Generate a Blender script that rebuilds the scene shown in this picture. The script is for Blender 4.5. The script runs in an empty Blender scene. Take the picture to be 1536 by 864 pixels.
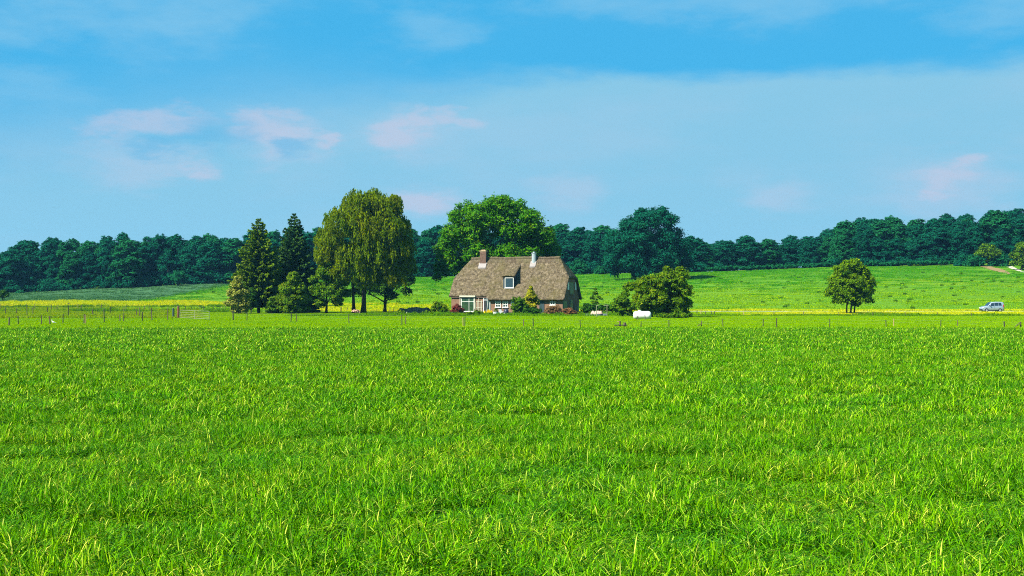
import bpy, bmesh, math, random
import numpy as np
from mathutils import Vector, Matrix, noise as mnoise

# ------------------------------------------------------------------ camera, sky, sun, exposure
scene = bpy.context.scene
COL = scene.collection
F = 50.0 / 36.0 * 1536.0            # focal length in photograph pixels
HORIZON = 445.0
EYE = 3.0
cam_d = bpy.data.cameras.new('camera')
cam_d.lens = 50.0
cam_d.sensor_width = 36.0
cam_d.clip_start = 0.1
cam_d.clip_end = 6000.0
cam = bpy.data.objects.new('camera', cam_d)
COL.objects.link(cam)
cam.location = (0, 0, EYE)
cam.rotation_euler = (math.radians(90) + math.atan((HORIZON - 432) / F), 0, 0)
scene.camera = cam

SUN_EL = math.radians(46)
SUN_AZ = math.radians(234)          # compass style, clockwise from +Y: left of and behind the camera
sun_dir = Vector((math.sin(SUN_AZ) * math.cos(SUN_EL), math.cos(SUN_AZ) * math.cos(SUN_EL), math.sin(SUN_EL)))
EXPOSURE = 1.6
SKY_STRENGTH = 0.10


def build_world():
    w = bpy.data.worlds.new('World')
    scene.world = w
    w.use_nodes = True
    nt = w.node_tree
    nt.nodes.clear()
    N = nt.nodes.new
    L = nt.links.new

    def math_(op, a, b=None, c=None, clamp=False):
        n = N('ShaderNodeMath')
        n.operation = op
        n.use_clamp = clamp
        for i, v in enumerate((a, b, c)):
            if v is None:
                continue
            if isinstance(v, (int, float)):
                n.inputs[i].default_value = v
            else:
                L(v, n.inputs[i])
        return n.outputs[0]

    def smooth(v, lo, hi):
        n = N('ShaderNodeMapRange')
        n.interpolation_type = 'SMOOTHSTEP'
        L(v, n.inputs[0])
        n.inputs[1].default_value = lo
        n.inputs[2].default_value = hi
        return n.outputs[0]

    def mix(fac, a, b):
        n = N('ShaderNodeMix')
        n.data_type = 'RGBA'
        if isinstance(fac, (int, float)):
            n.inputs[0].default_value = fac
        else:
            L(fac, n.inputs[0])
        for i, v in ((6, a), (7, b)):
            if isinstance(v, tuple):
                n.inputs[i].default_value = (*v, 1)
            else:
                L(v, n.inputs[i])
        return n.outputs[2]

    sky = N('ShaderNodeTexSky')
    sky.sky_type = 'NISHITA'
    sky.sun_disc = False
    sky.sun_elevation = SUN_EL
    sky.sun_rotation = SUN_AZ
    sky.air_density = 1.0
    sky.dust_density = 0.4
    sky.ozone_density = 2.5
    tc = N('ShaderNodeTexCoord')
    sep = N('ShaderNodeSeparateXYZ')
    L(tc.outputs['Generated'], sep.inputs[0])
    az = math_('ARCTAN2', sep.outputs[0], sep.outputs[1])
    el = sep.outputs[2]
    comb = N('ShaderNodeCombineXYZ')
    L(az, comb.inputs[0])
    L(math_('MULTIPLY', el, 3.0), comb.inputs[1])

    def noise(scale, detail, rough=0.55, off=0.0):
        n = N('ShaderNodeTexNoise')
        mp = N('ShaderNodeMapping')
        mp.inputs['Location'].default_value = (off, off * 1.7, off * 0.3)
        L(comb.outputs[0], mp.inputs[0])
        L(mp.outputs[0], n.inputs['Vector'])
        n.inputs['Scale'].default_value = scale
        n.inputs['Detail'].default_value = detail
        n.inputs['Roughness'].default_value = rough
        return n.outputs['Fac']

    n_big = noise(3.2, 4, 0.5, 3.1)
    n_mid = noise(9.0, 5, 0.55, 7.7)
    n_fine = noise(30.0, 6, 0.6, 1.3)
    K = 1.0 / (SKY_STRENGTH * 2 ** EXPOSURE)

    def c(r, g, b):
        def lin(v):
            v /= 255.0
            return v / 12.92 if v <= 0.04045 else ((v + 0.055) / 1.055) ** 2.4
        return (lin(r) * K, lin(g) * K, lin(b) * K)

    # clear sky with its own saturation, then thin cloud sheets over it
    tint = N('ShaderNodeMix')
    tint.data_type = 'RGBA'
    tint.blend_type = 'MULTIPLY'
    tint.inputs[0].default_value = 1.0
    L(sky.outputs[0], tint.inputs[6])
    tint.inputs[7].default_value = (0.35, 0.95, 1.0, 1)
    clear = mix(0.96, tint.outputs[2], c(66, 174, 229))
    veil = c(138, 200, 230)
    hor = c(146, 207, 235)
    # low veil below a cloud edge that drops to the left
    edge = math_('MINIMUM', 0.150, math_('MULTIPLY_ADD', az, 0.14, 0.147))
    e0 = math_('SUBTRACT', el, edge)
    e0 = math_('ADD', e0, math_('MULTIPLY_ADD', n_mid, 0.030, -0.015))
    e0 = math_('ADD', e0, math_('MULTIPLY_ADD', n_fine, 0.012, -0.006))
    soften = math_('MULTIPLY_ADD', smooth(az, 0.06, -0.22), 5.0, 1.0)
    above = smooth(math_('DIVIDE', e0, soften), -0.007, 0.010)
    up = smooth(e0, 0.022, 0.075)
    cover_up = math_('MULTIPLY', up, smooth(n_big, 0.32, 0.62))
    col = mix(math_('SUBTRACT', 1.0, above), clear, veil)
    col = mix(math_('MULTIPLY', cover_up, 0.5), col, c(120, 193, 233))
    band = math_('MULTIPLY', above, math_('SUBTRACT', 1.0, up))
    patch = math_('MULTIPLY', math_('MULTIPLY', smooth(n_mid, 0.46, 0.72), 0.45), math_('SUBTRACT', 1.0, band))
    col = mix(patch, col, c(140, 200, 232))
    col = mix(math_('MULTIPLY', smooth(el, 0.10, 0.0), 0.55), col, hor)

    # small sunlit cumulus heads and the bluish cloud bodies in front of them
    warp = N('ShaderNodeTexNoise')
    warp.inputs['Scale'].default_value = 16.0
    warp.inputs['Detail'].default_value = 6.0
    warp.inputs['Roughness'].default_value = 0.62
    L(comb.outputs[0], warp.inputs['Vector'])
    wsep = N('ShaderNodeSeparateColor')
    L(warp.outputs['Color'], wsep.inputs[0])
    az_w = math_('ADD', az, math_('MULTIPLY_ADD', wsep.outputs[0], 0.075, -0.0375))
    el_w = math_('ADD', el, math_('MULTIPLY_ADD', wsep.outputs[1], 0.040, -0.020))

    def blobs(lst, rough):
        cur = None
        for (px, py, rx, ry) in lst:
            a0 = (px - 768) / F
            e_0 = (HORIZON - py) / F
            dx = math_('DIVIDE', math_('SUBTRACT', az_w, a0), rx / F)
            dy = math_('DIVIDE', math_('SUBTRACT', el_w, e_0), ry / F)
            r = math_('SQRT', math_('ADD', math_('MULTIPLY', dx, dx), math_('MULTIPLY', dy, dy)))
            m = math_('SUBTRACT', 1.0, r)
            cur = m if cur is None else math_('MAXIMUM', cur, m)
        cur = math_('ADD', cur, math_('MULTIPLY_ADD', n_fine, rough, -rough / 2))
        cur = math_('ADD', cur, math_('MULTIPLY_ADD', n_mid, rough, -rough / 2))
        return cur
    soft = blobs([(230, 255, 130, 40), (600, 205, 110, 50), (430, 215, 110, 50), (1400, 285, 120, 60),
                  (640, 300, 70, 30), (860, 292, 80, 35), (1150, 295, 90, 40)], 1.1)
    col = mix(math_('MULTIPLY', smooth(soft, -0.05, 0.95), 0.68), col, c(174, 203, 229))
    high = blobs([(180, 60, 240, 80), (640, 45, 110, 45), (1080, 15, 420, 42), (60, 150, 140, 50), (1470, 60, 140, 50)], 1.5)
    col = mix(math_('MULTIPLY', smooth(high, -0.1, 1.1), 0.55), col, c(132, 197, 234))
    vt = math_('MULTIPLY', math_('SUBTRACT', 1.0, above), smooth(noise(6.0, 5, 0.6, 12.3), 0.40, 0.70))
    col = mix(math_('MULTIPLY', vt, 0.45), col, c(164, 203, 230))
    pink = blobs([(572, 208, 40, 20), (602, 200, 32, 21), (632, 186, 30, 22), (668, 178, 42, 17), (632, 302, 46, 16),
                  (425, 206, 62, 32), (245, 196, 100, 26), (385, 194, 50, 22), (482, 215, 24, 11), (290, 262, 50, 16),
                  (1405, 272, 46, 24), (1380, 296, 30, 12), (1425, 255, 24, 14)], 1.5)
    col = mix(math_('MULTIPLY', smooth(pink, -0.15, 0.9), 0.60), col, c(196, 203, 226))
    blue = blobs([(310, 212, 96, 32), (440, 226, 32, 16), (255, 230, 50, 18)], 1.3)
    col = mix(math_('MULTIPLY', smooth(blue, -0.1, 0.8), 0.65), col, c(104, 186, 229))

    bg = N('ShaderNodeBackground')
    bg.inputs[1].default_value = SKY_STRENGTH
    L(col, bg.inputs[0])
    out = N('ShaderNodeOutputWorld')
    L(bg.outputs[0], out.inputs[0])


build_world()
sl = bpy.data.lights.new('sun', 'SUN')
sl.energy = 4.8
sl.angle = math.radians(1.2)
sl.color = (1.0, 0.95, 0.84)
sun = bpy.data.objects.new('sun', sl)
COL.objects.link(sun)
sun.location = (-60, -40, 120)
sun.rotation_euler = sun_dir.to_track_quat('Z', 'Y').to_euler()

vs = scene.view_settings
vs.view_transform = 'Standard'
vs.look = 'None'
vs.gamma = 1.0
vs.exposure = EXPOSURE
vs.use_curve_mapping = False
cy = scene.cycles
cy.max_bounces = 6
cy.diffuse_bounces = 3
cy.glossy_bounces = 2
cy.transmission_bounces = 3
cy.volume_bounces = 0
cy.caustics_reflective = False
cy.caustics_refractive = False
cy.sample_clamp_indirect = 4.0
cy.pixel_filter_type = 'BLACKMAN_HARRIS'
cy.filter_width = 1.05
cy.use_denoising = False
cy.denoiser = 'OPENIMAGEDENOISE'
cy.denoising_input_passes = 'RGB_ALBEDO_NORMAL'

rng = np.random.default_rng(7)
random.seed(7)

# ------------------------------------------------------------------ helpers


def tag(o, label=None, cat=None, group=None, kind=None):
    if label:
        o['label'] = label
    if cat:
        o['category'] = cat
    if group:
        o['group'] = group
    if kind:
        o['kind'] = kind
    return o


def empty(name, loc=(0, 0, 0), rz=0.0):
    o = bpy.data.objects.new(name, None)
    o.empty_display_size = 0.3
    COL.objects.link(o)
    o.location = loc
    o.rotation_euler = (0, 0, rz)
    return o


def link(name, me, parent=None, loc=None, rz=None):
    o = bpy.data.objects.new(name, me)
    COL.objects.link(o)
    if parent is not None:
        o.parent = parent
    if loc is not None:
        o.location = loc
    if rz is not None:
        o.rotation_euler = (0, 0, rz)
    return o


def np_mesh(name, verts, faces, mat=None, attr=None, smooth=False):
    """faces: list of (n,k) int arrays, k = 3 or 4"""
    me = bpy.data.meshes.new(name)
    verts = np.asarray(verts, dtype=np.float32)
    if not isinstance(faces, list):
        faces = [faces]
    faces = [np.asarray(f, dtype=np.int32) for f in faces if len(f)]
    loops = np.concatenate([f.ravel() for f in faces]) if faces else np.zeros(0, np.int32)
    sizes = np.concatenate([np.full(len(f), f.shape[1], np.int32) for f in faces]) if faces else np.zeros(0, np.int32)
    starts = np.concatenate([[0], np.cumsum(sizes)[:-1]]).astype(np.int32) if len(sizes) else np.zeros(0, np.int32)
    me.vertices.add(len(verts))
    me.vertices.foreach_set('co', verts.ravel())
    me.loops.add(len(loops))
    me.loops.foreach_set('vertex_index', loops)
    me.polygons.add(len(sizes))
    me.polygons.foreach_set('loop_start', starts)
    me.polygons.foreach_set('loop_total', sizes)
    if smooth:
        me.polygons.foreach_set('use_smooth', np.ones(len(sizes), bool))
    me.update(calc_edges=True)
    if attr is not None:
        for k, v in attr.items():
            a = me.attributes.new(k, 'FLOAT', 'POINT')
            a.data.foreach_set('value', np.asarray(v, np.float32))
    if mat:
        me.materials.append(mat)
    return me


class MB:
    """collects small shapes into one mesh"""

    def __init__(self):
        self.v, self.f, self.n = [], [], 0

    def add(self, v, f):
        self.v.extend([tuple(p) for p in v])
        self.f.extend([tuple(i + self.n for i in q) for q in f])
        self.n += len(v)
        return self

    def box(self, x0, x1, y0, y1, z0, z1, taper=0.0):
        t = taper
        v = [(x0, y0, z0), (x1, y0, z0), (x1, y1, z0), (x0, y1, z0),
             (x0 + t, y0 + t, z1), (x1 - t, y0 + t, z1), (x1 - t, y1 - t, z1), (x0 + t, y1 - t, z1)]
        return self.add(v, [(0, 3, 2, 1), (4, 5, 6, 7), (0, 1, 5, 4), (1, 2, 6, 5), (2, 3, 7, 6), (3, 0, 4, 7)])

    def tube(self, pts, radii, n=7, cap=True):
        v, f = tube_np(pts, radii, n, cap)
        return self.add(v, f)

    def lathe(self, prof, n=14, centre=(0, 0, 0), axis='z'):
        v = []
        for (r, z) in prof:
            for k in range(n):
                a = 2 * math.pi * k / n
                p = (r * math.cos(a), r * math.sin(a), z)
                if axis == 'x':
                    p = (p[2], p[0], p[1])
                elif axis == 'y':
                    p = (p[0], p[2], p[1])
                v.append((p[0] + centre[0], p[1] + centre[1], p[2] + centre[2]))
        f = []
        for i in range(len(prof) - 1):
            for k in range(n):
                f.append((i * n + k, i * n + (k + 1) % n, (i + 1) * n + (k + 1) % n, (i + 1) * n + k))
        f.append(tuple(reversed(range(n))))
        f.append(tuple((len(prof) - 1) * n + k for k in range(n)))
        return self.add(v, f)

    def mesh(self, name, mat, smooth=False, bevel=0):
        me = bpy.data.meshes.new(name)
        me.from_pydata(self.v, [], self.f)
        bm = bmesh.new()
        bm.from_mesh(me)
        bmesh.ops.recalc_face_normals(bm, faces=bm.faces)
        if bevel:
            bmesh.ops.bevel(bm, geom=list(bm.edges), offset=bevel, segments=2, affect='EDGES', profile=0.6)
        bm.to_mesh(me)
        bm.free()
        if smooth:
            for p in me.polygons:
                p.use_smooth = True
        if mat:
            me.materials.append(mat)
        return me

    def build(self, name, mat, parent=None, smooth=False, bevel=0, loc=None, rz=None):
        return link(name, self.mesh(name, mat, smooth, bevel), parent, loc, rz)


def tube_np(pts, radii, n=7, cap=True):
    pts = [Vector(p) for p in pts]
    v, f = [], []
    prev = None
    for i, p in enumerate(pts):
        if i == 0:
            d = pts[1] - pts[0]
        elif i == len(pts) - 1:
            d = pts[-1] - pts[-2]
        else:
            d = pts[i + 1] - pts[i - 1]
        d = d.normalized() if d.length > 1e-9 else Vector((0, 0, 1))
        ref = Vector((1, 0, 0)) if prev is None else prev
        if abs(d.dot(ref)) > 0.95:
            ref = Vector((0, 1, 0))
        a = (ref - d * ref.dot(d)).normalized()
        prev = a
        b = d.cross(a)
        for k in range(n):
            t = 2 * math.pi * k / n
            v.append(tuple(p + (a * math.cos(t) + b * math.sin(t)) * radii[i]))
    for i in range(len(pts) - 1):
        for k in range(n):
            f.append((i * n + k, i * n + (k + 1) % n, (i + 1) * n + (k + 1) % n, (i + 1) * n + k))
    if cap:
        f.append(tuple(reversed(range(n))))
        f.append(tuple((len(pts) - 1) * n + k for k in range(n)))
    return v, f


# ------------------------------------------------------------------ materials


def new_mat(name):
    m = bpy.data.materials.new(name)
    m.use_nodes = True
    nt = m.node_tree
    nt.nodes.clear()
    out = nt.nodes.new('ShaderNodeOutputMaterial')
    return m, nt, out


def ramp(nt, fac, stops):
    r = nt.nodes.new('ShaderNodeValToRGB')
    els = r.color_ramp.elements
    els[0].position, els[0].color = stops[0][0], (*stops[0][1], 1)
    els[1].position, els[1].color = stops[-1][0], (*stops[-1][1], 1)
    for p, col in stops[1:-1]:
        e = els.new(p)
        e.color = (*col, 1)
    nt.links.new(fac, r.inputs[0])
    return r.outputs[0]


def noise_fac(nt, scale, detail=4, rough=0.55, coord='OBJECT', stretch=(1, 1, 1)):
    n = nt.nodes.new('ShaderNodeTexNoise')
    mp = nt.nodes.new('ShaderNodeMapping')
    mp.inputs['Scale'].default_value = stretch
    if coord == 'WORLD':
        g = nt.nodes.new('ShaderNodeNewGeometry')
        nt.links.new(g.outputs['Position'], mp.inputs[0])
    else:
        t = nt.nodes.new('ShaderNodeTexCoord')
        nt.links.new(t.outputs['Object'], mp.inputs[0])
    nt.links.new(mp.outputs[0], n.inputs['Vector'])
    n.inputs['Scale'].default_value = scale
    n.inputs['Detail'].default_value = detail
    n.inputs['Roughness'].default_value = rough
    return n.outputs['Fac']


def mixc(nt, fac, a, b, mode='MIX'):
    n = nt.nodes.new('ShaderNodeMix')
    n.data_type = 'RGBA'
    n.blend_type = mode
    if isinstance(fac, (int, float)):
        n.inputs[0].default_value = fac
    else:
        nt.links.new(fac, n.inputs[0])
    for i, v in ((6, a), (7, b)):
        if isinstance(v, tuple):
            n.inputs[i].default_value = (*v, 1)
        else:
            nt.links.new(v, n.inputs[i])
    return n.outputs[2]


def scale_fac(nt, v, lo, hi, a=0.0, b=1.0):
    n = nt.nodes.new('ShaderNodeMapRange')
    nt.links.new(v, n.inputs[0])
    n.inputs[1].default_value = lo
    n.inputs[2].default_value = hi
    n.inputs[3].default_value = a
    n.inputs[4].default_value = b
    return n.outputs[0]


def leaf_mat(name, stops, trans=0.35, rough=0.5, spec=0.3, patch=None, patch_scale=0.05, tint=(1.25, 1.1, 0.5), rare=None):
    """foliage: colour from the leaf's own random value, with slow drift over the place"""
    m, nt, out = new_mat(name)
    at = nt.nodes.new('ShaderNodeAttribute')
    at.attribute_name = 'v'
    col = ramp(nt, at.outputs['Fac'], stops)
    if patch:
        f = scale_fac(nt, noise_fac(nt, patch_scale, 4, 0.6, 'WORLD'), 0.36, 0.66)
        col = mixc(nt, f, col, mixc(nt, 1.0, col, patch, 'MULTIPLY'))
    p = nt.nodes.new('ShaderNodeBsdfPrincipled')
    nt.links.new(col, p.inputs['Base Color'])
    p.inputs['Roughness'].default_value = rough
    p.inputs['Specular IOR Level'].default_value = spec
    p.inputs['Specular Tint'].default_value = (1.0, 0.92, 0.12, 1)
    t = nt.nodes.new('ShaderNodeBsdfTranslucent')
    nt.links.new(mixc(nt, 1.0, col, tint, 'MULTIPLY'), t.inputs['Color'])
    mx = nt.nodes.new('ShaderNodeMixShader')
    mx.inputs[0].default_value = trans
    nt.links.new(p.outputs[0], mx.inputs[1])
    nt.links.new(t.outputs[0], mx.inputs[2])
    nt.links.new(mx.outputs[0], out.inputs[0])
    return m


def plain(name, col, rough=0.6, metal=0.0, spec=0.4, var=0.12, scale=6.0, bump=0.0, coat=0.0, stretch=(1, 1, 1)):
    m, nt, out = new_mat(name)
    p = nt.nodes.new('ShaderNodeBsdfPrincipled')
    f = noise_fac(nt, scale, 5, 0.6, stretch=stretch)
    lo = tuple(x * (1 - var * 2) for x in col)
    hi = tuple(min(1, x * (1 + var)) for x in col)
    nt.links.new(ramp(nt, f, [(0.3, lo), (0.7, hi)]), p.inputs['Base Color'])
    p.inputs['Roughness'].default_value = rough
    p.inputs['Metallic'].default_value = metal
    p.inputs['Specular IOR Level'].default_value = spec
    p.inputs['Coat Weight'].default_value = coat
    if bump:
        b = nt.nodes.new('ShaderNodeBump')
        b.inputs['Strength'].default_value = 0.6
        b.inputs['Distance'].default_value = bump
        nt.links.new(f, b.inputs['Height'])
        nt.links.new(b.outputs[0], p.inputs['Normal'])
    nt.links.new(p.outputs[0], out.inputs[0])
    return m


def ground_mat(name, a, b, scale=0.3, fine=4.0, c=None, rows=None):
    m, nt, out = new_mat(name)
    f1 = noise_fac(nt, scale, 5, 0.6, 'WORLD')
    f2 = noise_fac(nt, fine, 4, 0.7, 'WORLD')
    col = mixc(nt, scale_fac(nt, f1, 0.32, 0.68), a, b)
    col = mixc(nt, scale_fac(nt, f2, 0.3, 0.7), mixc(nt, 1.0, col, (0.72, 0.75, 0.7), 'MULTIPLY'), col)
    if c:
        f3 = noise_fac(nt, scale * 0.23, 3, 0.5, 'WORLD')
        col = mixc(nt, scale_fac(nt, f3, 0.45, 0.65), col, c)
    if rows:
        w = nt.nodes.new('ShaderNodeTexWave')
        w.inputs['Scale'].default_value = rows[0]
        w.inputs['Distortion'].default_value = 1.5
        w.inputs['Detail'].default_value = 2
        g = nt.nodes.new('ShaderNodeNewGeometry')
        mp = nt.nodes.new('ShaderNodeMapping')
        mp.inputs['Rotation'].default_value = (0, 0, rows[1])
        nt.links.new(g.outputs['Position'], mp.inputs[0])
        nt.links.new(mp.outputs[0], w.inputs['Vector'])
        col = mixc(nt, scale_fac(nt, w.outputs['Fac'], 0.2, 0.8, 0.0, 0.7), col, rows[2])
    p = nt.nodes.new('ShaderNodeBsdfPrincipled')
    nt.links.new(col, p.inputs['Base Color'])
    p.inputs['Roughness'].default_value = 0.9
    p.inputs['Specular IOR Level'].default_value = 0.1
    nt.links.new(p.outputs[0], out.inputs[0])
    return m


M = {}
M['soil_grass'] = ground_mat('soil under the crop', (0.012, 0.05, 0.001), (0.02, 0.07, 0.001), 0.5)
M['pasture'] = ground_mat('short pasture turf', (0.14, 0.23, 0.002), (0.11, 0.21, 0.002), 0.12, 2.0, (0.12, 0.20, 0.003))
M['meadow'] = ground_mat('meadow turf', (0.09, 0.18, 0.002), (0.07, 0.16, 0.002), 0.1, 1.5)
M['hill'] = ground_mat('hill turf', (0.09, 0.19, 0.002), (0.06, 0.17, 0.002), 0.03, 0.8, (0.07, 0.17, 0.002))
M['grey_crop'] = ground_mat('grey green crop', (0.028, 0.095, 0.032), (0.022, 0.085, 0.026), 0.06, 1.0, None, (0.10, 1.40, (0.055, 0.11, 0.05)))
M['dry_'] = ground_mat('dry grass ground', (0.22, 0.21, 0.012), (0.15, 0.19, 0.01), 0.2, 1.5)
M['road'] = ground_mat('pale road', (0.42, 0.38, 0.31), (0.36, 0.33, 0.27), 0.5, 3.0)
M['sand'] = ground_mat('bare sand', (0.22, 0.15, 0.07), (0.18, 0.13, 0.06), 0.2, 1.0)

# foliage kinds
M['grass'] = leaf_mat('crop grass blades', [(0.0, (0.005, 0.050, 0.0003)), (0.40, (0.054, 0.180, 0.0004)), (0.78, (0.150, 0.335, 0.0008)), (0.95, (0.28, 0.44, 0.002)), (1.0, (0.56, 0.54, 0.07))],
                      0.22, 0.42, 0.06, (0.52, 0.82, 0.8), 0.33)
M['pasture_grass'] = leaf_mat('pasture grass blades', [(0.0, (0.10, 0.22, 0.0005)), (0.6, (0.18, 0.31, 0.0005)), (1.0, (0.25, 0.35, 0.001))], 0.3, 0.7, 0.0, (0.80, 0.93, 0.9), 0.06)
M['hill_grass'] = leaf_mat('hill grass blades', [(0.0, (0.09, 0.21, 0.0005)), (0.6, (0.18, 0.32, 0.0005)), (1.0, (0.28, 0.36, 0.001))], 0.3, 0.7, 0.0, (0.70, 0.93, 0.9), 0.03)
M['upper_grass'] = leaf_mat('upper hill grass blades', [(0.0, (0.02, 0.14, 0.0008)), (0.6, (0.045, 0.21, 0.0008)), (1.0, (0.11, 0.26, 0.001))], 0.3, 0.7, 0.0, (0.75, 0.93, 0.9), 0.03)
M['yellow_grass'] = leaf_mat('yellow grass blades', [(0.0, (0.20, 0.28, 0.0008)), (0.5, (0.38, 0.40, 0.001)), (1.0, (0.56, 0.48, 0.003))], 0.3, 0.7, 0.0, (0.8, 0.97, 0.9), 0.08)
M['rough_grass'] = leaf_mat('rough grass blades', [(0.0, (0.09, 0.19, 0.001)), (0.6, (0.16, 0.26, 0.001)), (1.0, (0.27, 0.25, 0.006))], 0.3, 0.7, 0.0, (0.8, 0.92, 0.8), 0.08)
M['ditch_grass'] = leaf_mat('ditch grass blades', [(0.0, (0.035, 0.12, 0.001)), (0.6, (0.075, 0.19, 0.001)), (1.0, (0.17, 0.26, 0.003))], 0.3, 0.7, 0.0)
M['weed'] = leaf_mat('dark pasture weeds', [(0.0, (0.02, 0.07, 0.002)), (1.0, (0.05, 0.14, 0.003))], 0.2, 0.7, 0.0)
M['grey_leaf'] = leaf_mat('grey crop leaves', [(0.0, (0.012, 0.075, 0.018)), (1.0, (0.036, 0.125, 0.036))], 0.25, 0.6, 0.2)

M['wood_a'] = leaf_mat('far wood leaves', [(0.0, (0.002, 0.046, 0.030)), (0.7, (0.005, 0.084, 0.038)), (1.0, (0.013, 0.125, 0.038))], 0.25, 0.7, 0.0, (0.7, 0.85, 1.0), 0.02, (1.1, 1.1, 0.6))  # dark teal base: cloud shade and distance haze put into the leaf colour
M['wood_b'] = leaf_mat('far wood lighter leaves', [(0.0, (0.003, 0.058, 0.026)), (1.0, (0.014, 0.13, 0.034))], 0.25, 0.7, 0.0)  # slightly lighter, with the same shade and bluish haze in its colour
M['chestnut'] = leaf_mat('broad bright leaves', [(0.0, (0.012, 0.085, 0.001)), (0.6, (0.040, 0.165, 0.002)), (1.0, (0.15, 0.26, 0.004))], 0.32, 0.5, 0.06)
M['maple'] = leaf_mat('olive maple leaves', [(0.0, (0.030, 0.085, 0.001)), (0.6, (0.095, 0.20, 0.002)), (1.0, (0.23, 0.32, 0.005))], 0.42, 0.5, 0.06)
M['willow'] = leaf_mat('olive drooping leaves', [(0.0, (0.065, 0.10, 0.001)), (0.6, (0.14, 0.19, 0.001)), (1.0, (0.25, 0.27, 0.003))], 0.42, 0.5, 0.04, (0.6, 0.9, 0.7), 0.16)
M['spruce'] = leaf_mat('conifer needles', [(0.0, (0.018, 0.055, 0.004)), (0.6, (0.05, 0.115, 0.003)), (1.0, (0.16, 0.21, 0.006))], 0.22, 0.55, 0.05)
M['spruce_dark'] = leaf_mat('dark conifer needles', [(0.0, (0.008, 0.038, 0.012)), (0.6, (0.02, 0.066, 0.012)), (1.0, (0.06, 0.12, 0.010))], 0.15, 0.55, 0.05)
M['dark_leaf'] = leaf_mat('dark green leaves', [(0.0, (0.010, 0.048, 0.004)), (0.7, (0.024, 0.085, 0.005)), (1.0, (0.055, 0.13, 0.006))], 0.25, 0.5, 0.05)
M['mid_leaf'] = leaf_mat('mid green leaves', [(0.0, (0.022, 0.08, 0.002)), (0.6, (0.058, 0.14, 0.003)), (1.0, (0.16, 0.23, 0.005))], 0.3, 0.5, 0.05)
M['bush_leaf'] = leaf_mat('yellow green bush leaves', [(0.0, (0.028, 0.085, 0.002)), (0.55, (0.078, 0.17, 0.003)), (1.0, (0.27, 0.31, 0.010))], 0.42, 0.5, 0.05)
M['pale_leaf'] = leaf_mat('cream variegated leaves', [(0.0, (0.05, 0.10, 0.006)), (0.5, (0.16, 0.19, 0.02)), (1.0, (0.48, 0.46, 0.12))], 0.3, 0.5, 0.3)
M['gold_leaf'] = leaf_mat('golden conifer leaves', [(0.0, (0.08, 0.13, 0.004)), (0.6, (0.22, 0.23, 0.006)), (1.0, (0.38, 0.32, 0.012))], 0.3, 0.5, 0.3)
M['red_leaf'] = leaf_mat('wine red leaves', [(0.0, (0.05, 0.006, 0.010)), (0.6, (0.12, 0.014, 0.02)), (1.0, (0.21, 0.035, 0.035))], 0.3, 0.5, 0.3, tint=(1.2, 0.7, 0.7))
M['brown_leaf'] = leaf_mat('dry brown twigs', [(0.0, (0.09, 0.05, 0.022)), (0.6, (0.19, 0.11, 0.05)), (1.0, (0.32, 0.20, 0.09))], 0.2, 0.7, 0.2, tint=(1.1, 0.9, 0.7))
M['rust_leaf'] = leaf_mat('rusty red leaves', [(0.0, (0.06, 0.045, 0.015)), (0.6, (0.17, 0.07, 0.03)), (1.0, (0.27, 0.13, 0.06))], 0.2, 0.6, 0.2, tint=(1.1, 0.8, 0.7))
M['flower_yellow'] = leaf_mat('yellow blossom', [(0.0, (0.12, 0.16, 0.005)), (0.4, (0.60, 0.46, 0.006)), (1.0, (0.78, 0.62, 0.01))], 0.25, 0.6, 0.2, tint=(1.1, 1.0, 0.5))
M['flower_pink'] = leaf_mat('pink blossom', [(0.0, (0.10, 0.15, 0.03)), (0.4, (0.62, 0.36, 0.30)), (1.0, (0.8, 0.6, 0.5))], 0.25, 0.6, 0.2, tint=(1.1, 0.9, 0.9))
M['bark'] = plain('bark', (0.060, 0.042, 0.028), 0.9, var=0.3, scale=4, bump=0.03, stretch=(4, 4, 0.6))
M['bark_dark'] = plain('dark bark', (0.022, 0.018, 0.014), 0.9, var=0.3, scale=4, bump=0.03, stretch=(4, 4, 0.6))

# ------------------------------------------------------------------ terrain
TX = np.array([-900, 0, 170, 340, 480, 620, 950, 1300, 1450, 1600, 2500], float)
TD = np.array([-400, 275, 300, 330, 385, 430, 475, 560, 700, 1400], float)
TZ = np.array([
    [0, 0, .25, .62, 1.25, 2.4, 3.6, 4.5, 5, 5],
    [0, 0, .25, .62, 1.25, 2.5, 4.1, 5.0, 6, 6],
    [0, 0, .25, .62, 1.35, 3.2, 5.6, 7, 8, 8],
    [0, 0, .22, .70, 1.60, 4.2, 7.4, 9, 10, 10],
    [0, 0, .15, .95, 3.00, 5.8, 8.6, 10, 11, 11],
    [0, 0, .10, 1.45, 4.50, 7.1, 9.7, 11, 12, 12],
    [0, 0, .10, 1.75, 5.20, 8.0, 10.8, 12, 13, 13],
    [0, 0, .10, 2.05, 6.30, 9.6, 13.0, 15, 18, 20],
    [0, 0, .10, 2.10, 6.50, 10.0, 13.5, 20, 28, 30],
    [0, 0, .10, 2.10, 6.50, 10.0, 13.3, 21, 30, 32],
    [0, 0, .10, 2.10, 6.50, 10.0, 13.3, 21, 30, 32]], float)


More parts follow.
